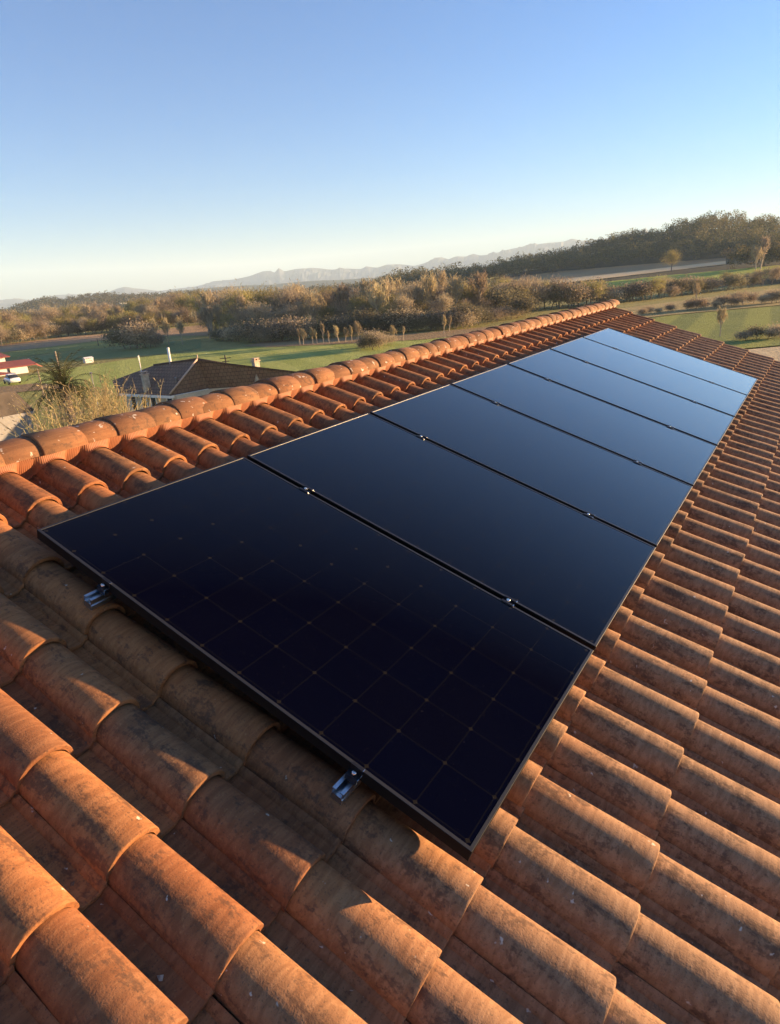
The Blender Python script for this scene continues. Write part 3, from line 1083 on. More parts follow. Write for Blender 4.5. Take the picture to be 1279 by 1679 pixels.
belt([(-40, 571), (100, 552), (240, 540), (340, 530)], [8.0, 8.0, 8.2, 9], 32, [(1.0, 0.72), (1.12, 0.95), (1.28, 1.1)],
     'bare brown tree in the dense belt beyond the tan stubble field on the left', 'bare trees beyond the stubble field', T_round)
belt([(335, 556), (400, 556), (440, 558), (560, 547), (640, 543), (760, 534), (860, 515)], [8.8, 9.6, 9.0, 8.6, 8.4, 7.8, 7.0], 36, [(1.04, 0.72), (1.16, 0.95), (1.34, 1.0)],
     'bare brown tree in the belt between the green field and the far hills', 'bare trees beyond the green field', T_round)
# taller slim trees standing up through the belt
for k in range(34):
    x = random.choice([random.uniform(-30, 330), random.uniform(340, 800), random.uniform(380, 700)])
    y = np.interp(x, [-40, 100, 330, 335, 440, 640, 800], [569, 550, 530, 556, 558, 543, 528])
    p = at(x, y, GZ); d = p - CAM; d[2] = 0
    p = p + d * random.uniform(0.02, 0.3); p[2] = GZ - 0.1
    plant(T_pop, p, random.uniform(8.5, 11.5) if x > 340 else random.uniform(7.5, 9.5), random.uniform(0, 6), 'slim pale stemmed tree rising out of the bare tree belt', 'tree', 'slim trees rising out of the belt', random.uniform(0.9, 1.3))
# undergrowth along the foot of the belt
for k in range(46):
    x = 345 + 520 * (k + random.random()) / 46
    y = np.interp(x, [335, 400, 440, 560, 640, 760, 870], [558, 560, 562, 551, 547, 538, 517])
    p = at(x, y, GZ); p[2] = GZ - 0.1
    plant(T_bush, p, random.uniform(2.0, 4.2), random.uniform(0, 6), 'dark bush at the foot of the bare tree belt behind the green field', 'bush', 'bushes under the bare tree belt', 1.3)
for k in range(40):
    x = -45 + 385 * (k + random.random()) / 40
    y = np.interp(x, [-40, 100, 240, 340], [571, 552, 540, 530])
    p = at(x, y, GZ); p[2] = GZ - 0.1
    plant(T_bush, p, random.uniform(2.2, 4.5), random.uniform(0, 6), 'dark bush at the foot of the tree belt along the stubble field', 'bush', 'bushes along the stubble field', 1.3)
for k in range(7):
    p = at(206 + 8 * k + random.uniform(-3, 3), 573 - k * 0.6, GZ); p[2] = GZ - 0.1
    plant(T_bush, p, random.uniform(3.5, 5.0) if k < 5 else 2.6, random.uniform(0, 6), 'dark round bush in the clump between the stubble field and the brown roof', 'bush', 'dark bush clump beside the stubble field', 1.1)
for k, (x, y) in enumerate([(345, 556), (352, 556), (362, 552), (300, 565), (277, 566), (258, 566)]):
    p = at(x, y, GZ); p[2] = GZ - 0.1
    plant(T_pop, p, 7.5 if k < 3 else 6.0, random.uniform(0, 6), 'slim pale trunked tree standing in front of the tree belt', 'tree', 'slim pale trees before the belt', 0.8)
for k, x in enumerate([492, 498, 513, 520, 531, 540, 556, 567, 577, 588, 644, 662, 728, 737]):
    y = np.interp(x, [490, 590, 650, 740], [566, 560, 562, 545])
    p = at(x, y, GZ); p[2] = GZ - 0.05
    plant(T_young, p, random.uniform(2.3, 3.8), random.uniform(0, 6), 'young slender tree in the row along the far edge of the green field', 'tree', 'row of young trees along the green field', 1.0)
for k, (x, y, h) in enumerate([(612, 574, 2.1), (622, 571, 1.9), (605, 569, 2.4), (634, 566, 1.6), (598, 573, 1.4)]):
    p = at(x, y, GZ); p[2] = GZ - 0.05
    plant(T_bush, p, h, random.uniform(0, 6), 'scrubby bush in the clump just above the ridge tiles, near the young trees', 'bush', 'scrub clump behind the ridge tiles', 1.3)
# hedgerow on the right
hb = [(760, 530), (860, 511), (960, 503), (1090, 489), (1180, 478), (1279, 466), (1380, 455)]
for q in range(2):
    for k in range(44):
        x = 770 + 600 * (k + random.random()) / 44
        y = np.interp(x, [b[0] for b in hb], [b[1] for b in hb]) - 3 * q
        p = at(x, y, GZ); p[2] = GZ - 0.1
        hh = np.interp(x, [760, 900, 1000, 1090, 1279], [6.5, 6.0, 5.2, 4.4, 4.2]) * random.uniform(0.7, 1.25)
        if random.random() < 0.55:
            plant(T_round, p, hh * 1.1, random.uniform(0, 6), 'bare scrubby tree in the hedgerow below the wooded hill', 'tree', 'bare hedgerow trees below the wooded hill', 1.15)
        else:
            plant(T_bush, p, hh * 0.8, random.uniform(0, 6), 'dark leafy bush in the hedgerow below the wooded hill', 'bush', 'hedgerow bushes below the wooded hill', 1.25)
# shrubs along the edge of the right-hand green field
for k in range(16):
    x = 1050 + 250 * (k + random.random()) / 16
    y = np.interp(x, [1040, 1100, 1279], [521, 513, 497]) - random.uniform(0, 3)
    p = at(x, y, GZ); p[2] = GZ - 0.05
    plant([T_bush[1], T_bush[3]], p, random.uniform(1.4, 2.6) if x > 1120 else random.uniform(0.9, 1.6), random.uniform(0, 6), 'low brown shrub on the bank above the green field at the right', 'bush', 'shrubs above the right green field', 1.1)
for k, (x, y, h) in enumerate([(1140, 500, 5.0), (1180, 553, 4.0), (1222, 560, 1.2), (1240, 558, 1.5), (1258, 557, 1.3), (1278, 554, 1.6)]):
    p = at(x, y, GZ); p[2] = GZ - 0.05
    plant(T_pop if k < 2 else T_bush, p, h, random.uniform(0, 6), ['slender pale tree on the dry bank above the right green field', 'thin bare sapling standing in the right green field'][k] if k < 2 else 'dark low bush at the near side of the right green field', 'tree' if k < 2 else 'bush', None if k < 2 else 'bushes at the near side of the right field', 0.8 if k < 2 else 1.4)
# tall trees at the foot of the hill
for k, (x, y, h, lab) in enumerate([(1246, 447, 14.0, 'tall bare poplar in front of the dark copse at the right edge'), (1238, 449, 11.0, 'shorter bare poplar leaning against the tall one before the copse'), (1100, 446, 10.0, 'broad bare tree standing alone on the edge of the ploughed field')]):
    az, r = hill_hit(x, y)
    plant(T_pop if k < 2 else T_round, polar(az, r, max(hill_z(az, r), GZ) - 0.2), h, 1.0 + k, lab, 'tree', None, 1.0)


# woods on the hills: each reads as one mass
def forest(name, label, pts, h0, h1, w, nq, qs, mat, seed):
    rg = np.random.default_rng(seed)
    Cs, Ss, rv = [], [], []
    for p in pts:
        h = rg.uniform(h0, h1); ww = w * rg.uniform(0.7, 1.3)
        tone = rg.random()
        lob = rg.normal(0, 0.33, (7, 3)) * np.array([ww, ww, h * 0.5]) + np.array([0, 0, h * 0.62])
        k = int(nq * rg.uniform(0.7, 1.3))
        idx = rg.integers(0, 7, k)
        d = rg.normal(size=(k, 3)); d /= np.linalg.norm(d, axis=1)[:, None]
        q = lob[idx] + d * np.array([ww * 0.27, ww * 0.27, h * 0.17]) * rg.uniform(0.6, 1.0, (k, 1))
        q[:, 2] = np.clip(q[:, 2], 0.3, h * 1.15)
        Cs.append(q + np.asarray(p)); Ss.append(np.full(k, qs) * rg.uniform(0.5, 1.3, k)); rv.append(np.clip(rg.normal(tone, 0.15, k), 0, 1))
    V, F = quad_cloud(np.vstack(Cs), np.concatenate(Ss), 0.8, rg=rg)
    me = cloud_mesh(name, V, F, np.repeat(np.concatenate(rv), 4), mat)
    o = bpy.data.objects.new(name, me); COL.objects.link(o)
    return tag(o, label, 'wood', kind='stuff')


rg = np.random.default_rng(77)
pts = []
for r in np.arange(RR1 + 2, RR2 + 60, 8.0):
    a = R(-6)
    while a < R(33):
        a += 8.0 / r * rg.uniform(0.7, 1.3)
        rr = r + rg.uniform(-3, 3)
        if rr > RR2 + 20 and rg.random() < 0.5: continue
        pts.append(polar(a, rr, hill_z(a, rr) - 0.5))
forest('hillside_wood', 'dark wood covering the hill that rises at the right', pts, 7, 14, 9.5, 360, 0.66, M['wood_far'], 5)
# nearer copse at the right edge
pts = []
for k in range(60):
    x = rg.uniform(1195, 1420); y = np.interp(x, [1195, 1279, 1420], [444, 438, 424]) - rg.uniform(0, 5)
    az, r = hill_hit(x, y)
    if x > 1330: continue
    pts.append(polar(az, r, max(hill_z(az, r), GZ) - 0.3))
forest('copse', 'near dark copse with a level top at the right edge, before the wooded hill', pts, 8, 10.5, 6.5, 260, 0.6, M['wood_far'], 6)


def hill_forest(name, label, pf, r0, r1, drop, a0, a1, sp, h, w, nq, qs, seed, rmin=0.25):
    rg = np.random.default_rng(seed)
    pts = []
    r = r0 + (r1 - r0) * rmin
    while r < r1 * 1.03:
        a = a0
        while a < a1:
            a += sp / r * rg.uniform(0.7, 1.35)
            rr = r + rg.uniform(-sp, sp) * 0.5
            f = min(1, (rr - r0) / (r1 - r0))
            zt = CAM[2] + r1 * np.interp(a, pf[:, 0], pf[:, 1]) - drop
            z = GZ - 1 + (zt - GZ + 1) * max(f, 0) ** 1.15
            if rr > r1: z = zt - 1
            pts.append(polar(a, rr, z - 0.5))
        r += sp * 2.2
    return forest(name, label, pts, h * 0.7, h * 1.2, w, nq, qs, M['wood_far'], seed)


hill_forest('far_wood', 'blue grey wood on the long low hills at the left', PF_L, 800, 1250, 9, az_of(640), az_of(-60), 11, 11, 10, 70, 1.5, 8)
hill_forest('middle_wood', 'dark wood on the hill behind the middle of the tree belt', PF_M, 520, 700, 9, az_of(800), az_of(545), 8.5, 11, 8, 120, 0.95, 9, 0.0)


# ------------------------------------------------------------------ buildings in the valley
def plane_hit(x, y, P0, n):
    d = ray(x, y)
    return CAM + d * (np.dot(P0 - CAM, n) / np.dot(d, n))


def uv_face(o, dirs):
    """per-face UV in metres along (eave direction, slope direction)"""
    me = o.data
    uv = me.uv_layers.new(name='UVMap')
    for p in me.polygons:
        n = np.array(p.normal)
        a = np.cross((0, 0, 1), n)
        a = a / np.linalg.norm(a) if np.linalg.norm(a) > 1e-4 else np.array([1., 0, 0])
        b = np.cross(n, a)
        for li in p.loop_indices:
            co = np.array(me.vertices[me.loops[li].vertex_index].co)
            uv.data[li].uv = (co @ a, co @ b)


# the dark brown hip-roofed house
ZE = -6.2
N_ = at(279, 647, ZE); L0_ = at(193, 643, ZE); Rdir = at(347, 634, ZE) - N_; Rdir /= np.linalg.norm(Rdir)
RC_ = N_ + Rdir * 10.5
A_ = at(324, 589.5, -3.95)
nf = np.cross(L0_ - N_, A_ - N_); nf /= np.linalg.norm(nf)
B_ = plane_hit(252.5, 599, N_, nf); L1_ = plane_hit(184, 624, N_, nf)
perp = np.array([-Rdir[1], Rdir[0], 0])
if perp @ (A_ - N_) < 0: perp = -perp
RD_ = RC_ + perp * 9; LD_ = L1_ + perp * 3 + np.array([0, 0, -1.2]); AB_ = A_ + perp * 1.0
bh = tag(empty('brown_house', tuple(N_ * 0)), 'house with dark brown hipped tile roof and two chimneys just beyond our ridge', 'house')
mb = MB()
def slab(poly, t=0.14):
    mb.prism([tuple(p) for p in poly], t)
slab([N_, A_, B_, L1_, L0_]); slab([N_, RC_, A_]); slab([A_, RC_, RD_]); slab([A_, RD_, LD_, B_]); slab([B_, LD_, L1_])
ro = fix_normals(mb.build('roof', M['brown_roof'], bh)); uv_face(ro, None)
mb = MB()
up = np.array([0, 0, 0.05])
mb.tube([N_ + up, A_ + up], 0.075, 8); mb.tube([A_ + up, B_ + up * 0.4], 0.08, 8, 1); mb.tube([A_ + up * 0.4, RC_ + up], 0.10, 8, 1)
mb.tube([A_ + up, A_ + up * 7], 0.05, 6)
mb.build('hip_tiles', [M['hip_mortar'], M['brown_roof']], bh, True)
mb = MB()
def beam(a, b, w, h, dz=0.0):
    d = b - a; L = math.hypot(d[0], d[1])
    mb.box((a + b) / 2 + np.array([0, 0, dz]), (L, w, h), math.atan2(d[1], d[0]))
beam(N_, L0_, 0.12, 0.2, -0.19); beam(N_, RC_, 0.12, 0.2, -0.19)
mb.build('fascia', M['white'], bh)
mb = MB()
inn = lambda p, k=0.45: p + (np.array([(N_ + RD_)[0] / 2, (N_ + RD_)[1] / 2, p[2]]) - p) * k / np.linalg.norm((N_ + RD_)[:2] / 2 - p[:2])
c0, c1, c2, c3 = inn(N_), inn(RC_), inn(RD_), inn(LD_)
c4 = inn(L0_)
foot = [c0, c1, c2, c3, c4]
V = [(p[0], p[1], GZ - 0.3) for p in foot] + [(p[0], p[1], ZE - 0.1) for p in foot]
mb.add(V, [(i, (i + 1) % 5, (i + 1) % 5 + 5, i + 5) for i in range(5)])
fix_normals(mb.build('wall', M['render'], bh))
wd = (c4 - c0); wlen = np.linalg.norm(wd[:2]); wd = wd / np.linalg.norm(wd)
wn_ = np.array([wd[1], -wd[0], 0]);
if wn_ @ (CAM - c0) < 0: wn_ = -wn_
for t in (0.12, 0.42, 0.60, 0.80):
    cpt = c0 + wd * wlen * t + wn_ * 0.03; cpt[2] = ZE - 0.85
    ang = math.atan2(wd[1], wd[0])
    mb = MB(); mb.box(cpt, (0.55, 0.08, 1.1), ang); w = mb.build('window', M['window'], bh)
    mb = MB()
    for s_ in (-1, 1):
        mb.box(cpt + wd * 0.31 * s_ + wn_ * 0.03, (0.07, 0.1, 1.1), ang)
    mb.box(cpt + wn_ * 0.03 + np.array([0, 0, 0.59]), (0.70, 0.1, 0.08), ang); mb.box(cpt + wn_ * 0.04 - np.array([0, 0, 0.59]), (0.76, 0.14, 0.08), ang)
    mb.build('frame', M['white'], w)


def chimney(base, w, h, capcol, rz):
    mb = MB()
    mb.box(base + np.array([0, 0, h / 2 - 0.4]), (w, w * 0.8, h + 0.8), rz)
    o = mb.build('chimney', capcol, bh)
    mb = MB()
    mb.box(base + np.array([0, 0, h + 0.05]), (w * 1.25, w * 1.05, 0.10), rz)
    mb.box(base + np.array([0, 0, h + 0.24]), (w * 1.1, w * 0.9, 0.06), rz)
    for sx in (-1, 1):
        mb.box(base + np.array([sx * w * 0.3 * math.cos(rz), sx * w * 0.3 * math.sin(rz), h + 0.15]), (0.1, w * 0.6, 0.12), rz)
    mb.build('cap', M['hip_mortar'], o)
    return o


rz0 = math.atan2(Rdir[1], Rdir[0])
cb = plane_hit(241.5, 638, N_, nf)
chimney(cb, 0.46, 1.1, M['chim'], rz0)
cb2 = at_r(421.5, 611, 51.5)
chimney(cb2, 0.46, 0.85, M['chim'], rz0)
mb = MB()
mb.tube([cb + np.array([0.0, 0.3, 0.2]), cb + np.array([0.0, 0.3, 2.55])], 0.035, 6)
for q in range(4):
    mb.tube([cb + np.array([-0.15, 0.3 - 0.1, 2.5 - q * 0.09]), cb + np.array([0.15, 0.3 + 0.1, 2.5 - q * 0.09])], 0.012, 5)
mb.build('antenna', M['white'], bh)
mb = MB()
fb = plane_hit(289, 626, N_, nf)
mb.tube([fb - np.array([0, 0, 0.2]), fb + np.array([0, 0, 0.3]), fb + np.array([0, 0, 0.34])], [0.07, 0.07, 0.11], 8)
mb.build('roof_vent', M['grey_wall'], bh, True)
p1 = at_r(280.3, 599, 54); p2 = at_r(275, 571, 54)
mb = MB(); mb.tube([(p1[0], p1[1], p1[2] - 1.2), (p1[0], p1[1], p2[2])], 0.10, 10); mb.tube([(p1[0], p1[1], p2[2]), (p1[0], p1[1], p2[2] + 0.06)], [0.14, 0.05], 10)
mb.build('flue_pipe', M['white'], bh, True)

# grey-roofed house at the left edge
gh = tag(empty('grey_house'), 'grey walled house with dull brown roof at the left edge', 'house')
ER = at(55, 671, ZE); EL = at(0, 682, ZE); ed = (EL - ER) / np.linalg.norm(EL - ER); EL = ER + ed * 9
pp = np.array([ed[1], -ed[0], 0]);
if pp @ (ER - CAM) < 0: pp = -pp
RR_ = at(24, 641, -4.75)
tt = (RR_ - ER) @ pp
RRr = ER + pp * tt + np.array([0, 0, RR_[2] - ZE]) + ed * ((RR_ - ER) @ ed)
RLl = RRr + ed * 7
BR_ = ER + pp * 2 * tt; BL_ = BR_ + ed * 9
mb = MB()
mb.prism([ER, EL, RLl, RRr], 0.12); mb.prism([ER, RRr, BR_], 0.12); mb.prism([BR_, RRr, RLl, BL_], 0.12)
fix_normals(mb.build('roof', M['grey_roof'], gh))
mb = MB(); beam(ER, EL, 0.1, 0.18, -0.2); mb.build('gutter', M['grey_wall'], gh)
mb = MB()
f4 = [ER + ed * 0.35 + pp * 0.35, EL + pp * 0.35, BL_ - pp * 0.35, BR_ + ed * 0.35 - pp * 0.35]
mb.add([(p[0], p[1], GZ - 0.3) for p in f4] + [(p[0], p[1], ZE - 0.1) for p in f4], [(i, (i + 1) % 4, (i + 1) % 4 + 4, i + 4) for i in range(4)])
fix_normals(mb.build('wall', M['grey_wall'], gh))
ang = math.atan2(ed[1], ed[0])
b0 = ER + ed * 0.35 + pp * 0.33
mb = MB(); mb.box(np.array([*(b0 + ed * 0.85)[:2], ZE - 1.75]), (1.0, 0.08, 1.0), ang); w = mb.build('window', M['curtain'], gh)
mb = MB(); mb.box(np.array([*(b0 + ed * 0.85 - pp * 0.05)[:2], ZE - 2.3]), (1.3, 0.16, 0.08), ang); mb.build('sill', M['white'], w)
mb = MB(); mb.box(np.array([*(b0 + ed * 2.1)[:2], ZE - 1.0]), (0.8, 0.08, 0.7), ang); w = mb.build('window', M['window'], gh)
mb = MB(); mb.box(np.array([*(b0 + ed * 2.1 - pp * 0.05)[:2], ZE - 1.4]), (0.95, 0.16, 0.08), ang); mb.build('sill', M['white'], w)
mb = MB(); mb.box(np.array([*(b0 + ed * 3.2)[:2], ZE - 1.9]), (0.9, 0.08, 2.0), ang); mb.build('door', M['dark_wood'], gh)

# long low farm building with red roofs and white walls
fb_ = tag(empty('farm_building'), 'long white walled farm building with two tiers of red roof beyond the green field', 'building')
q0 = at(39, 613, GZ); q1 = at(-14, 620, GZ); fd = (q1 - q0) / np.linalg.norm(q1 - q0)
fp = np.array([fd[1], -fd[0], 0]);
if fp @ (q0 - CAM) < 0: fp = -fp
ang = math.atan2(fd[1], fd[0])
def fpt(a, b, z): return q0 + fd * a + fp * b + np.array([0, 0, z * 0.66])
mb = MB()
mb.prism([fpt(-2.3, 0.9, 1.75), fpt(14, 0.9, 1.75), fpt(14, 4.6, 2.75), fpt(-2.3, 4.6, 2.75)], 0.12)
mb.prism([fpt(1.5, -2.2, 0.75), fpt(14, -2.2, 0.75), fpt(14, 0.2, 1.35), fpt(4.0, 0.2, 1.35)], 0.1)
mb.prism([fpt(0.3, 4.4, 3.85), fpt(14, 4.4, 3.85), fpt(14, 8.5, 4.75), fpt(1.0, 8.5, 4.75)], 0.12)
mb.prism([fpt(-2.3, 0.9, 1.62), fpt(-2.3, 4.6, 2.62), fpt(-3.2, 3.0, 1.2), fpt(-3.2, 1.4, 1.0)], 0.1)
fix_normals(mb.build('roof', M['red_roof'], fb_))
mb = MB()
mb.box(fpt(6.5, 3.0, 0.75), (15, 3.6, 1.16), ang); mb.box(fpt(7.3, 6.6, 1.9), (12.6, 3.4, 2.47), ang)
mb.build('wall', M['white'], fb_)
for a, b, z, wx, hz in ((1.6, 1.17, 0.9, 0.25, 1.1), (4.9, 1.17, 0.9, 0.3, 1.1), (4.0, 4.87, 3.3, 0.35, 0.9), (5.9, 4.87, 3.25, 0.5, 0.5)):
    mb = MB(); mb.box(fpt(a, b, z), (wx, 0.1, hz * 0.66), ang); mb.build('window', M['window'], fb_)
mb = MB(); mb.box(fpt(4.2, 6.5, 4.7), (0.4, 0.4, 0.6), ang); mb.box(fpt(4.2, 6.5, 5.2), (0.55, 0.55, 0.1), ang); mb.build('chimney', M['white'], fb_)

# small white shed
sh = tag(empty('white_shed'), 'tiny white shed standing alone beside the green field', 'shed')
s0 = at(145.5, 594.5, GZ)
vd = s0 - CAM; ang = math.atan2(vd[1], vd[0]) + math.pi / 2 + 0.35
mb = MB(); mb.box(s0 + np.array([0, 0, 0.37]), (1.35, 1.0, 0.75), ang); mb.build('wall', M['white'], sh)
mb = MB()
ca, sa = math.cos(ang), math.sin(ang)
def sp_(a, b, z): return s0 + np.array([a * ca - b * sa, a * sa + b * ca, z])
mb.prism([sp_(-.74, -.6, .72), sp_(.74, -.6, .72), sp_(.74, 0, .95), sp_(-.74, 0, .95)], 0.05)
mb.prism([sp_(-.74, 0, .95), sp_(.74, 0, .95), sp_(.74, .6, .72), sp_(-.74, .6, .72)], 0.05)
fix_normals(mb.build('roof', M['white'], sh))
mb = MB(); mb.box(sp_(0.3, -0.51, 0.36), (0.35, 0.05, 0.6), ang); mb.build('door', M['curtain'], sh)

# white car parked on the lane
def make_car():
    e = empty('parked_car')
    def loft(secs):
        mb = MB(); V = []; n = 10
        for x, hw, z0, z1 in secs:
            for k in range(n):
                a = 2 * math.pi * (k + 0.5) / n
                cx_, cz_ = math.cos(a), math.sin(a)
                V.append((x, hw * math.copysign(abs(cx_) ** 0.35, cx_), (z0 + z1) / 2 + (z1 - z0) / 2 * math.copysign(abs(cz_) ** 0.5, cz_)))
        F = [(i * n + k, i * n + (k + 1) % n, (i + 1) * n + (k + 1) % n, (i + 1) * n + k) for i in range(len(secs) - 1) for k in range(n)]
        F += [tuple(range(n)), tuple((len(secs) - 1) * n + k for k in range(n - 1, -1, -1))]
        mb.add(V, F); return mb
    fix_normals(loft([(-2.0, 0.70, 0.35, 0.80), (-1.9, 0.82, 0.28, 0.95), (-0.9, 0.86, 0.25, 1.0), (0.8, 0.86, 0.25, 0.98), (1.8, 0.80, 0.28, 0.82), (2.0, 0.66, 0.35, 0.68)]).build('body', M['carpaint'], e, True))
    fix_normals(loft([(-1.75, 0.66, 0.9, 1.0), (-1.2, 0.70, 0.9, 1.38), (-0.3, 0.72, 0.9, 1.45), (0.4, 0.70, 0.9, 1.40), (1.1, 0.66, 0.9, 0.98)]).build('windows', M['window'], e, True))
    mb = MB(); mb.box((-0.4, 0, 1.455), (1.3, 1.15, 0.05)); mb.build('roof_panel', M['carpaint'], e)
    for x in (-1.25, 1.25):
        for s in (-1, 1):
            mb = MB(); mb.tube([(x, s * 0.66, 0.31), (x, s * 0.88, 0.31)], 0.31, 14); w = mb.build('wheel', M['tyre'], e)
            mb = MB(); mb.tube([(x, s * 0.882, 0.31), (x, s * 0.892, 0.31)], 0.19, 10); mb.build('rim', M['alu'], w)
    return e


car = make_car()
cp = at(21, 630, GZ)
car.location = (cp[0], cp[1], GZ + 0.12)
vd = cp - CAM
car.rotation_euler = (0, 0, math.atan2(vd[1], vd[0]) + 0.22)
car.scale = (0.85,) * 3
tag(car, 'white car parked on the lane between the grey house and the farm building', 'car')

# poles
def pole(name, label, x, ytop, r, ybase_hint, rad, mat, arms=False, lamp=False, group=None):
    p = at_r(x, ytop, r)
    mb = MB(); mb.tube([(p[0], p[1], GZ - 0.3), (p[0], p[1], p[2])], [rad, rad * 0.75], 8)
    if arms:
        mb.box((p[0], p[1], p[2] - 0.35), (1.2, 0.08, 0.08), az_of(x) + math.pi / 2)
        mb.box((p[0], p[1], p[2] - 0.7), (0.8, 0.08, 0.08), az_of(x) + math.pi / 2)
    if lamp:
        mb.box((p[0], p[1], p[2]), (0.35, 0.22, 0.16), az_of(x))
    return tag(mb.build(name, mat), label, 'pole', group)


pole('utility_pole', 'tall pale pole rising behind the palm tree', 90, 576, 72, 0, 0.10, M['wood'])
pole('fence_pole', 'short pale pole between the red roofed building and the palm tree', 61, 605, 82, 0, 0.08, M['wood'])
pole('lamp_pole', 'thin lamp post with a white head between the palm and the brown roof', 149, 612, 62, 0, 0.05, M['grey_wall'], lamp=True)
pole('power_pole', 'dark wooden power pole with crossarms behind the brown hip roof', 368.5, 582, 75, 0, 0.09, M['dark_wood'], arms=True)
pole('field_pole', 'thin dark pole at the edge of the dark green meadow beyond the shed', 159, 555, 165, 0, 0.10, M['dark_wood'])

# date palm
pc = at_r(104, 637, 47)
pt = tag(empty('palm_tree', (pc[0], pc[1], GZ)), 'palm tree with arching fronds behind the pale canes at the left', 'palm tree')
hC = pc[2] - GZ
mb = MB()
mb.tube([(0, 0, -0.2), (0.05, 0, hC * 0.5), (0, 0, hC), (0, 0, hC + 0.25)], [0.34, 0.27, 0.30, 0.12], 10)
mb.build('trunk', M['bark'], pt)
rg = np.random.default_rng(4)
VV, FF, RV = [], [], []
b = 0
for k in range(64):
    w = 2.4 * k; el = rg.uniform(-0.15, 1.35); L = rg.uniform(2.1, 3.0)
    d = np.array([math.cos(w) * math.cos(el), math.sin(w) * math.cos(el), math.sin(el)])
    p = np.array([0, 0, hC]); tone = rg.uniform(0.0, 0.75) if el > 0.1 else rg.uniform(0.5, 1.0)
    side = np.array([-math.sin(w), math.cos(w), 0])
    nn = 22
    for s in range(nn):
        p = p + d * L / nn
        d = d + np.array([0, 0, -0.075]); d /= np.linalg.norm(d)
        lw = 0.50 * math.sin(math.pi * min(1, (s + 2) / (nn + 2))) ** 0.6
        for sg in (-1, 1):
            t = p + side * sg * lw * 0.8 + d * 0.28 + np.array([0, 0, -0.10 + rg.normal(0, 0.05)])
            VV += [p - d * 0.03, p + d * 0.03, t]; FF.append((b, b + 1, b + 2)); b += 3; RV += [tone] * 3
        up_ = np.cross(side, d)
        VV += [p - d * L / nn - side * 0.02, p - side * 0.02, p + side * 0.02, p - d * L / nn + side * 0.02]
        FF.append((b, b + 1, b + 2, b + 3)); b += 4; RV += [0.9] * 4
me = bpy.data.meshes.new('fronds'); me.from_pydata([tuple(v) for v in VV], [], FF)
a = me.attributes.new('rnd', 'FLOAT', 'POINT'); a.data.foreach_set('value', np.array(RV, dtype=np.float32)); me.materials.append(M['palm'])
o = bpy.data.objects.new('fronds', me); COL.objects.link(o); o.parent = pt


def cane_shrub(name, label, px, ptop, r, width, n, seed, mat, leaf):
    rg = np.random.default_rng(seed)
    top = at_r(px, ptop, r)
    H = top[2] - GZ
    e = tag(empty(name, (top[0], top[1], GZ)), label, 'shrub')
    mb = MB()
    C, rv, dr = [], [], []
    for k in range(n):
        p = np.array([rg.normal(0, width * 0.22), rg.normal(0, width * 0.22), 0.0])
        d = np.array([p[0] * 0.10 + rg.normal(0, 0.13), p[1] * 0.10 + rg.normal(0, 0.13), 1.0])
        L = H * rg.uniform(0.6, 1.05); pts_ = [p]
        for s in range(7):
            d = d + rg.normal(0, 0.11, 3) * np.array([1, 1, 0.3]); d /= np.linalg.norm(d)
            p = p + d * L / 7; pts_.append(p)
            if s > 1:
                for _ in range(2):
                    dd = d + rg.normal(0, 0.55, 3); dd /= np.linalg.norm(dd)
                    mb.tube([p, p + dd * rg.uniform(0.25, 0.8)], [0.014, 0.006], 4, cap=False)
                    C.append(p + dd * rg.uniform(0.2, 0.8)); rv.append(rg.random()); dr.append(dd)
        mb.tube(pts_, list(np.linspace(0.040, 0.014, 8)), 5, cap=False)
    st = mb.build('stems', M['cane'], e)
    at2 = st.data.attributes.new('rnd', 'FLOAT', 'POINT'); at2.data.foreach_set('value', rg.random(len(st.data.vertices)).astype(np.float32))
    C = np.array(C); dr = np.array(dr)
    C = np.repeat(C, leaf, 0) + rg.normal(0, 0.16, (len(C) * leaf, 3)); dr = np.repeat(dr, leaf, 0); rv = np.repeat(np.array(rv), leaf)
    V, F = quad_cloud(C, 0.17 * rg.uniform(0.5, 1.3, len(C)), 0.22, rg=rg, dirs=dr)
    me = cloud_mesh('foliage', V, F, np.repeat(rv, 4), mat)
    o = bpy.data.objects.new('foliage', me); COL.objects.link(o); o.parent = e
    return e


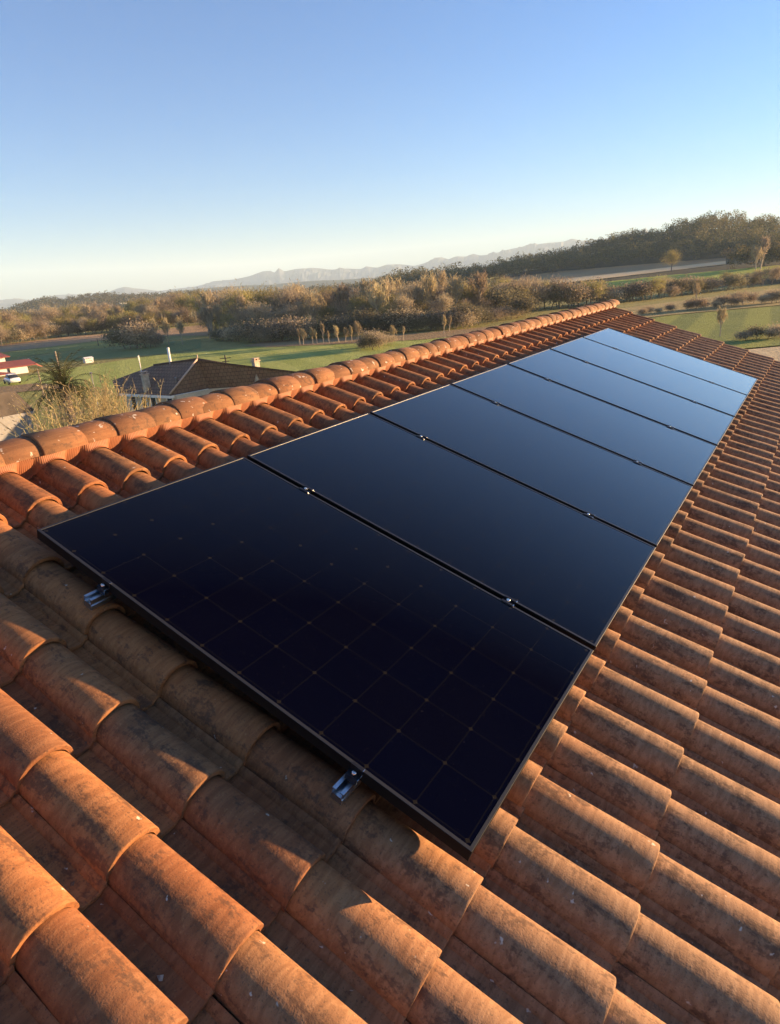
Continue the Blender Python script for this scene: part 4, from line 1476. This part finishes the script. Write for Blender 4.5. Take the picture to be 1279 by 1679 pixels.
cane_shrub('cane_shrub', 'tall tangle of pale bare canes just beyond the ridge at the left', 135, 630, 39, 3.6, 80, 3, M['cane'], 3)
cane_shrub('cane_shrub', 'loose pale twiggy shrub in front of the brown house wall', 180, 640, 40, 2.4, 38, 13, M['cane'], 4)
cane_shrub('dark_shrub', 'low dark twiggy shrub beside the grey house wall', 85, 668, 37, 2.4, 40, 23, M['twig'], 6)
cane_shrub('dark_shrub', 'greenish leafy shrub between the canes and the brown house', 162, 650, 43, 2.0, 30, 33, M['twig_olive'], 9)

# far white houses scattered on the hills
wl_ = [('far_house', 76, 0), ]
fh = [(202, 494, 1000, 14), (222, 493, 1050, 9), (213, 488, 1100, 7), (367, 495, 950, 6), (469, 487, 620, 5), (549, 479, 640, 5), (565, 474, 660, 5), (563, 480, 640, 4), (577, 473, 660, 5), (335, 493, 900, 5)]
for k, (x, y, r, wpx) in enumerate(fh):
    p = at_r(x, y, r); w = wpx / FPX * r * 0.8; h = w * 0.45
    e = empty('far_house', (p[0], p[1], p[2] - h), (0, 0, az_of(x) + math.pi / 2 + 0.2))
    tag(e, 'tiny white house far off on the wooded hills beyond the tree belt', 'house', 'tiny white houses on the far hills')
    mb = MB(); mb.box((0, 0, h / 2 - 2), (w, w * 0.6, h + 4)); mb.build('wall', M['white'], e)
    mb = MB()
    mb.prism([(-w * 0.53, -w * 0.34, h), (w * 0.53, -w * 0.34, h), (w * 0.53, 0, h * 1.35), (-w * 0.53, 0, h * 1.35)], 0.2)
    mb.prism([(-w * 0.53, 0, h * 1.35), (w * 0.53, 0, h * 1.35), (w * 0.53, w * 0.34, h), (-w * 0.53, w * 0.34, h)], 0.2)
    mb.build('roof', M['grey_roof'], e)

# ------------------------------------------------------------------ the evening haze of the valley
mb = MB()
mb.box((0, 0, (GZ - 3 + 420) / 2), (17600, 17600, 420 - GZ + 3))
hz = mb.build('haze', None)
hz.data.materials.clear()
hm = bpy.data.materials.new('valley_haze')
hm.use_nodes = True
hm.node_tree.nodes.clear()
ho = hm.node_tree.nodes.new('ShaderNodeOutputMaterial')
hv = hm.node_tree.nodes.new('ShaderNodeVolumePrincipled')
hv.inputs['Color'].default_value = (0.64, 0.84, 1.0, 1)
hv.inputs['Density'].default_value = 0.00015
hv.inputs['Anisotropy'].default_value = 0.0
hm.node_tree.links.new(hv.outputs[0], ho.inputs['Volume'])
hz.data.materials.append(hm)
tag(hz, kind='stuff')
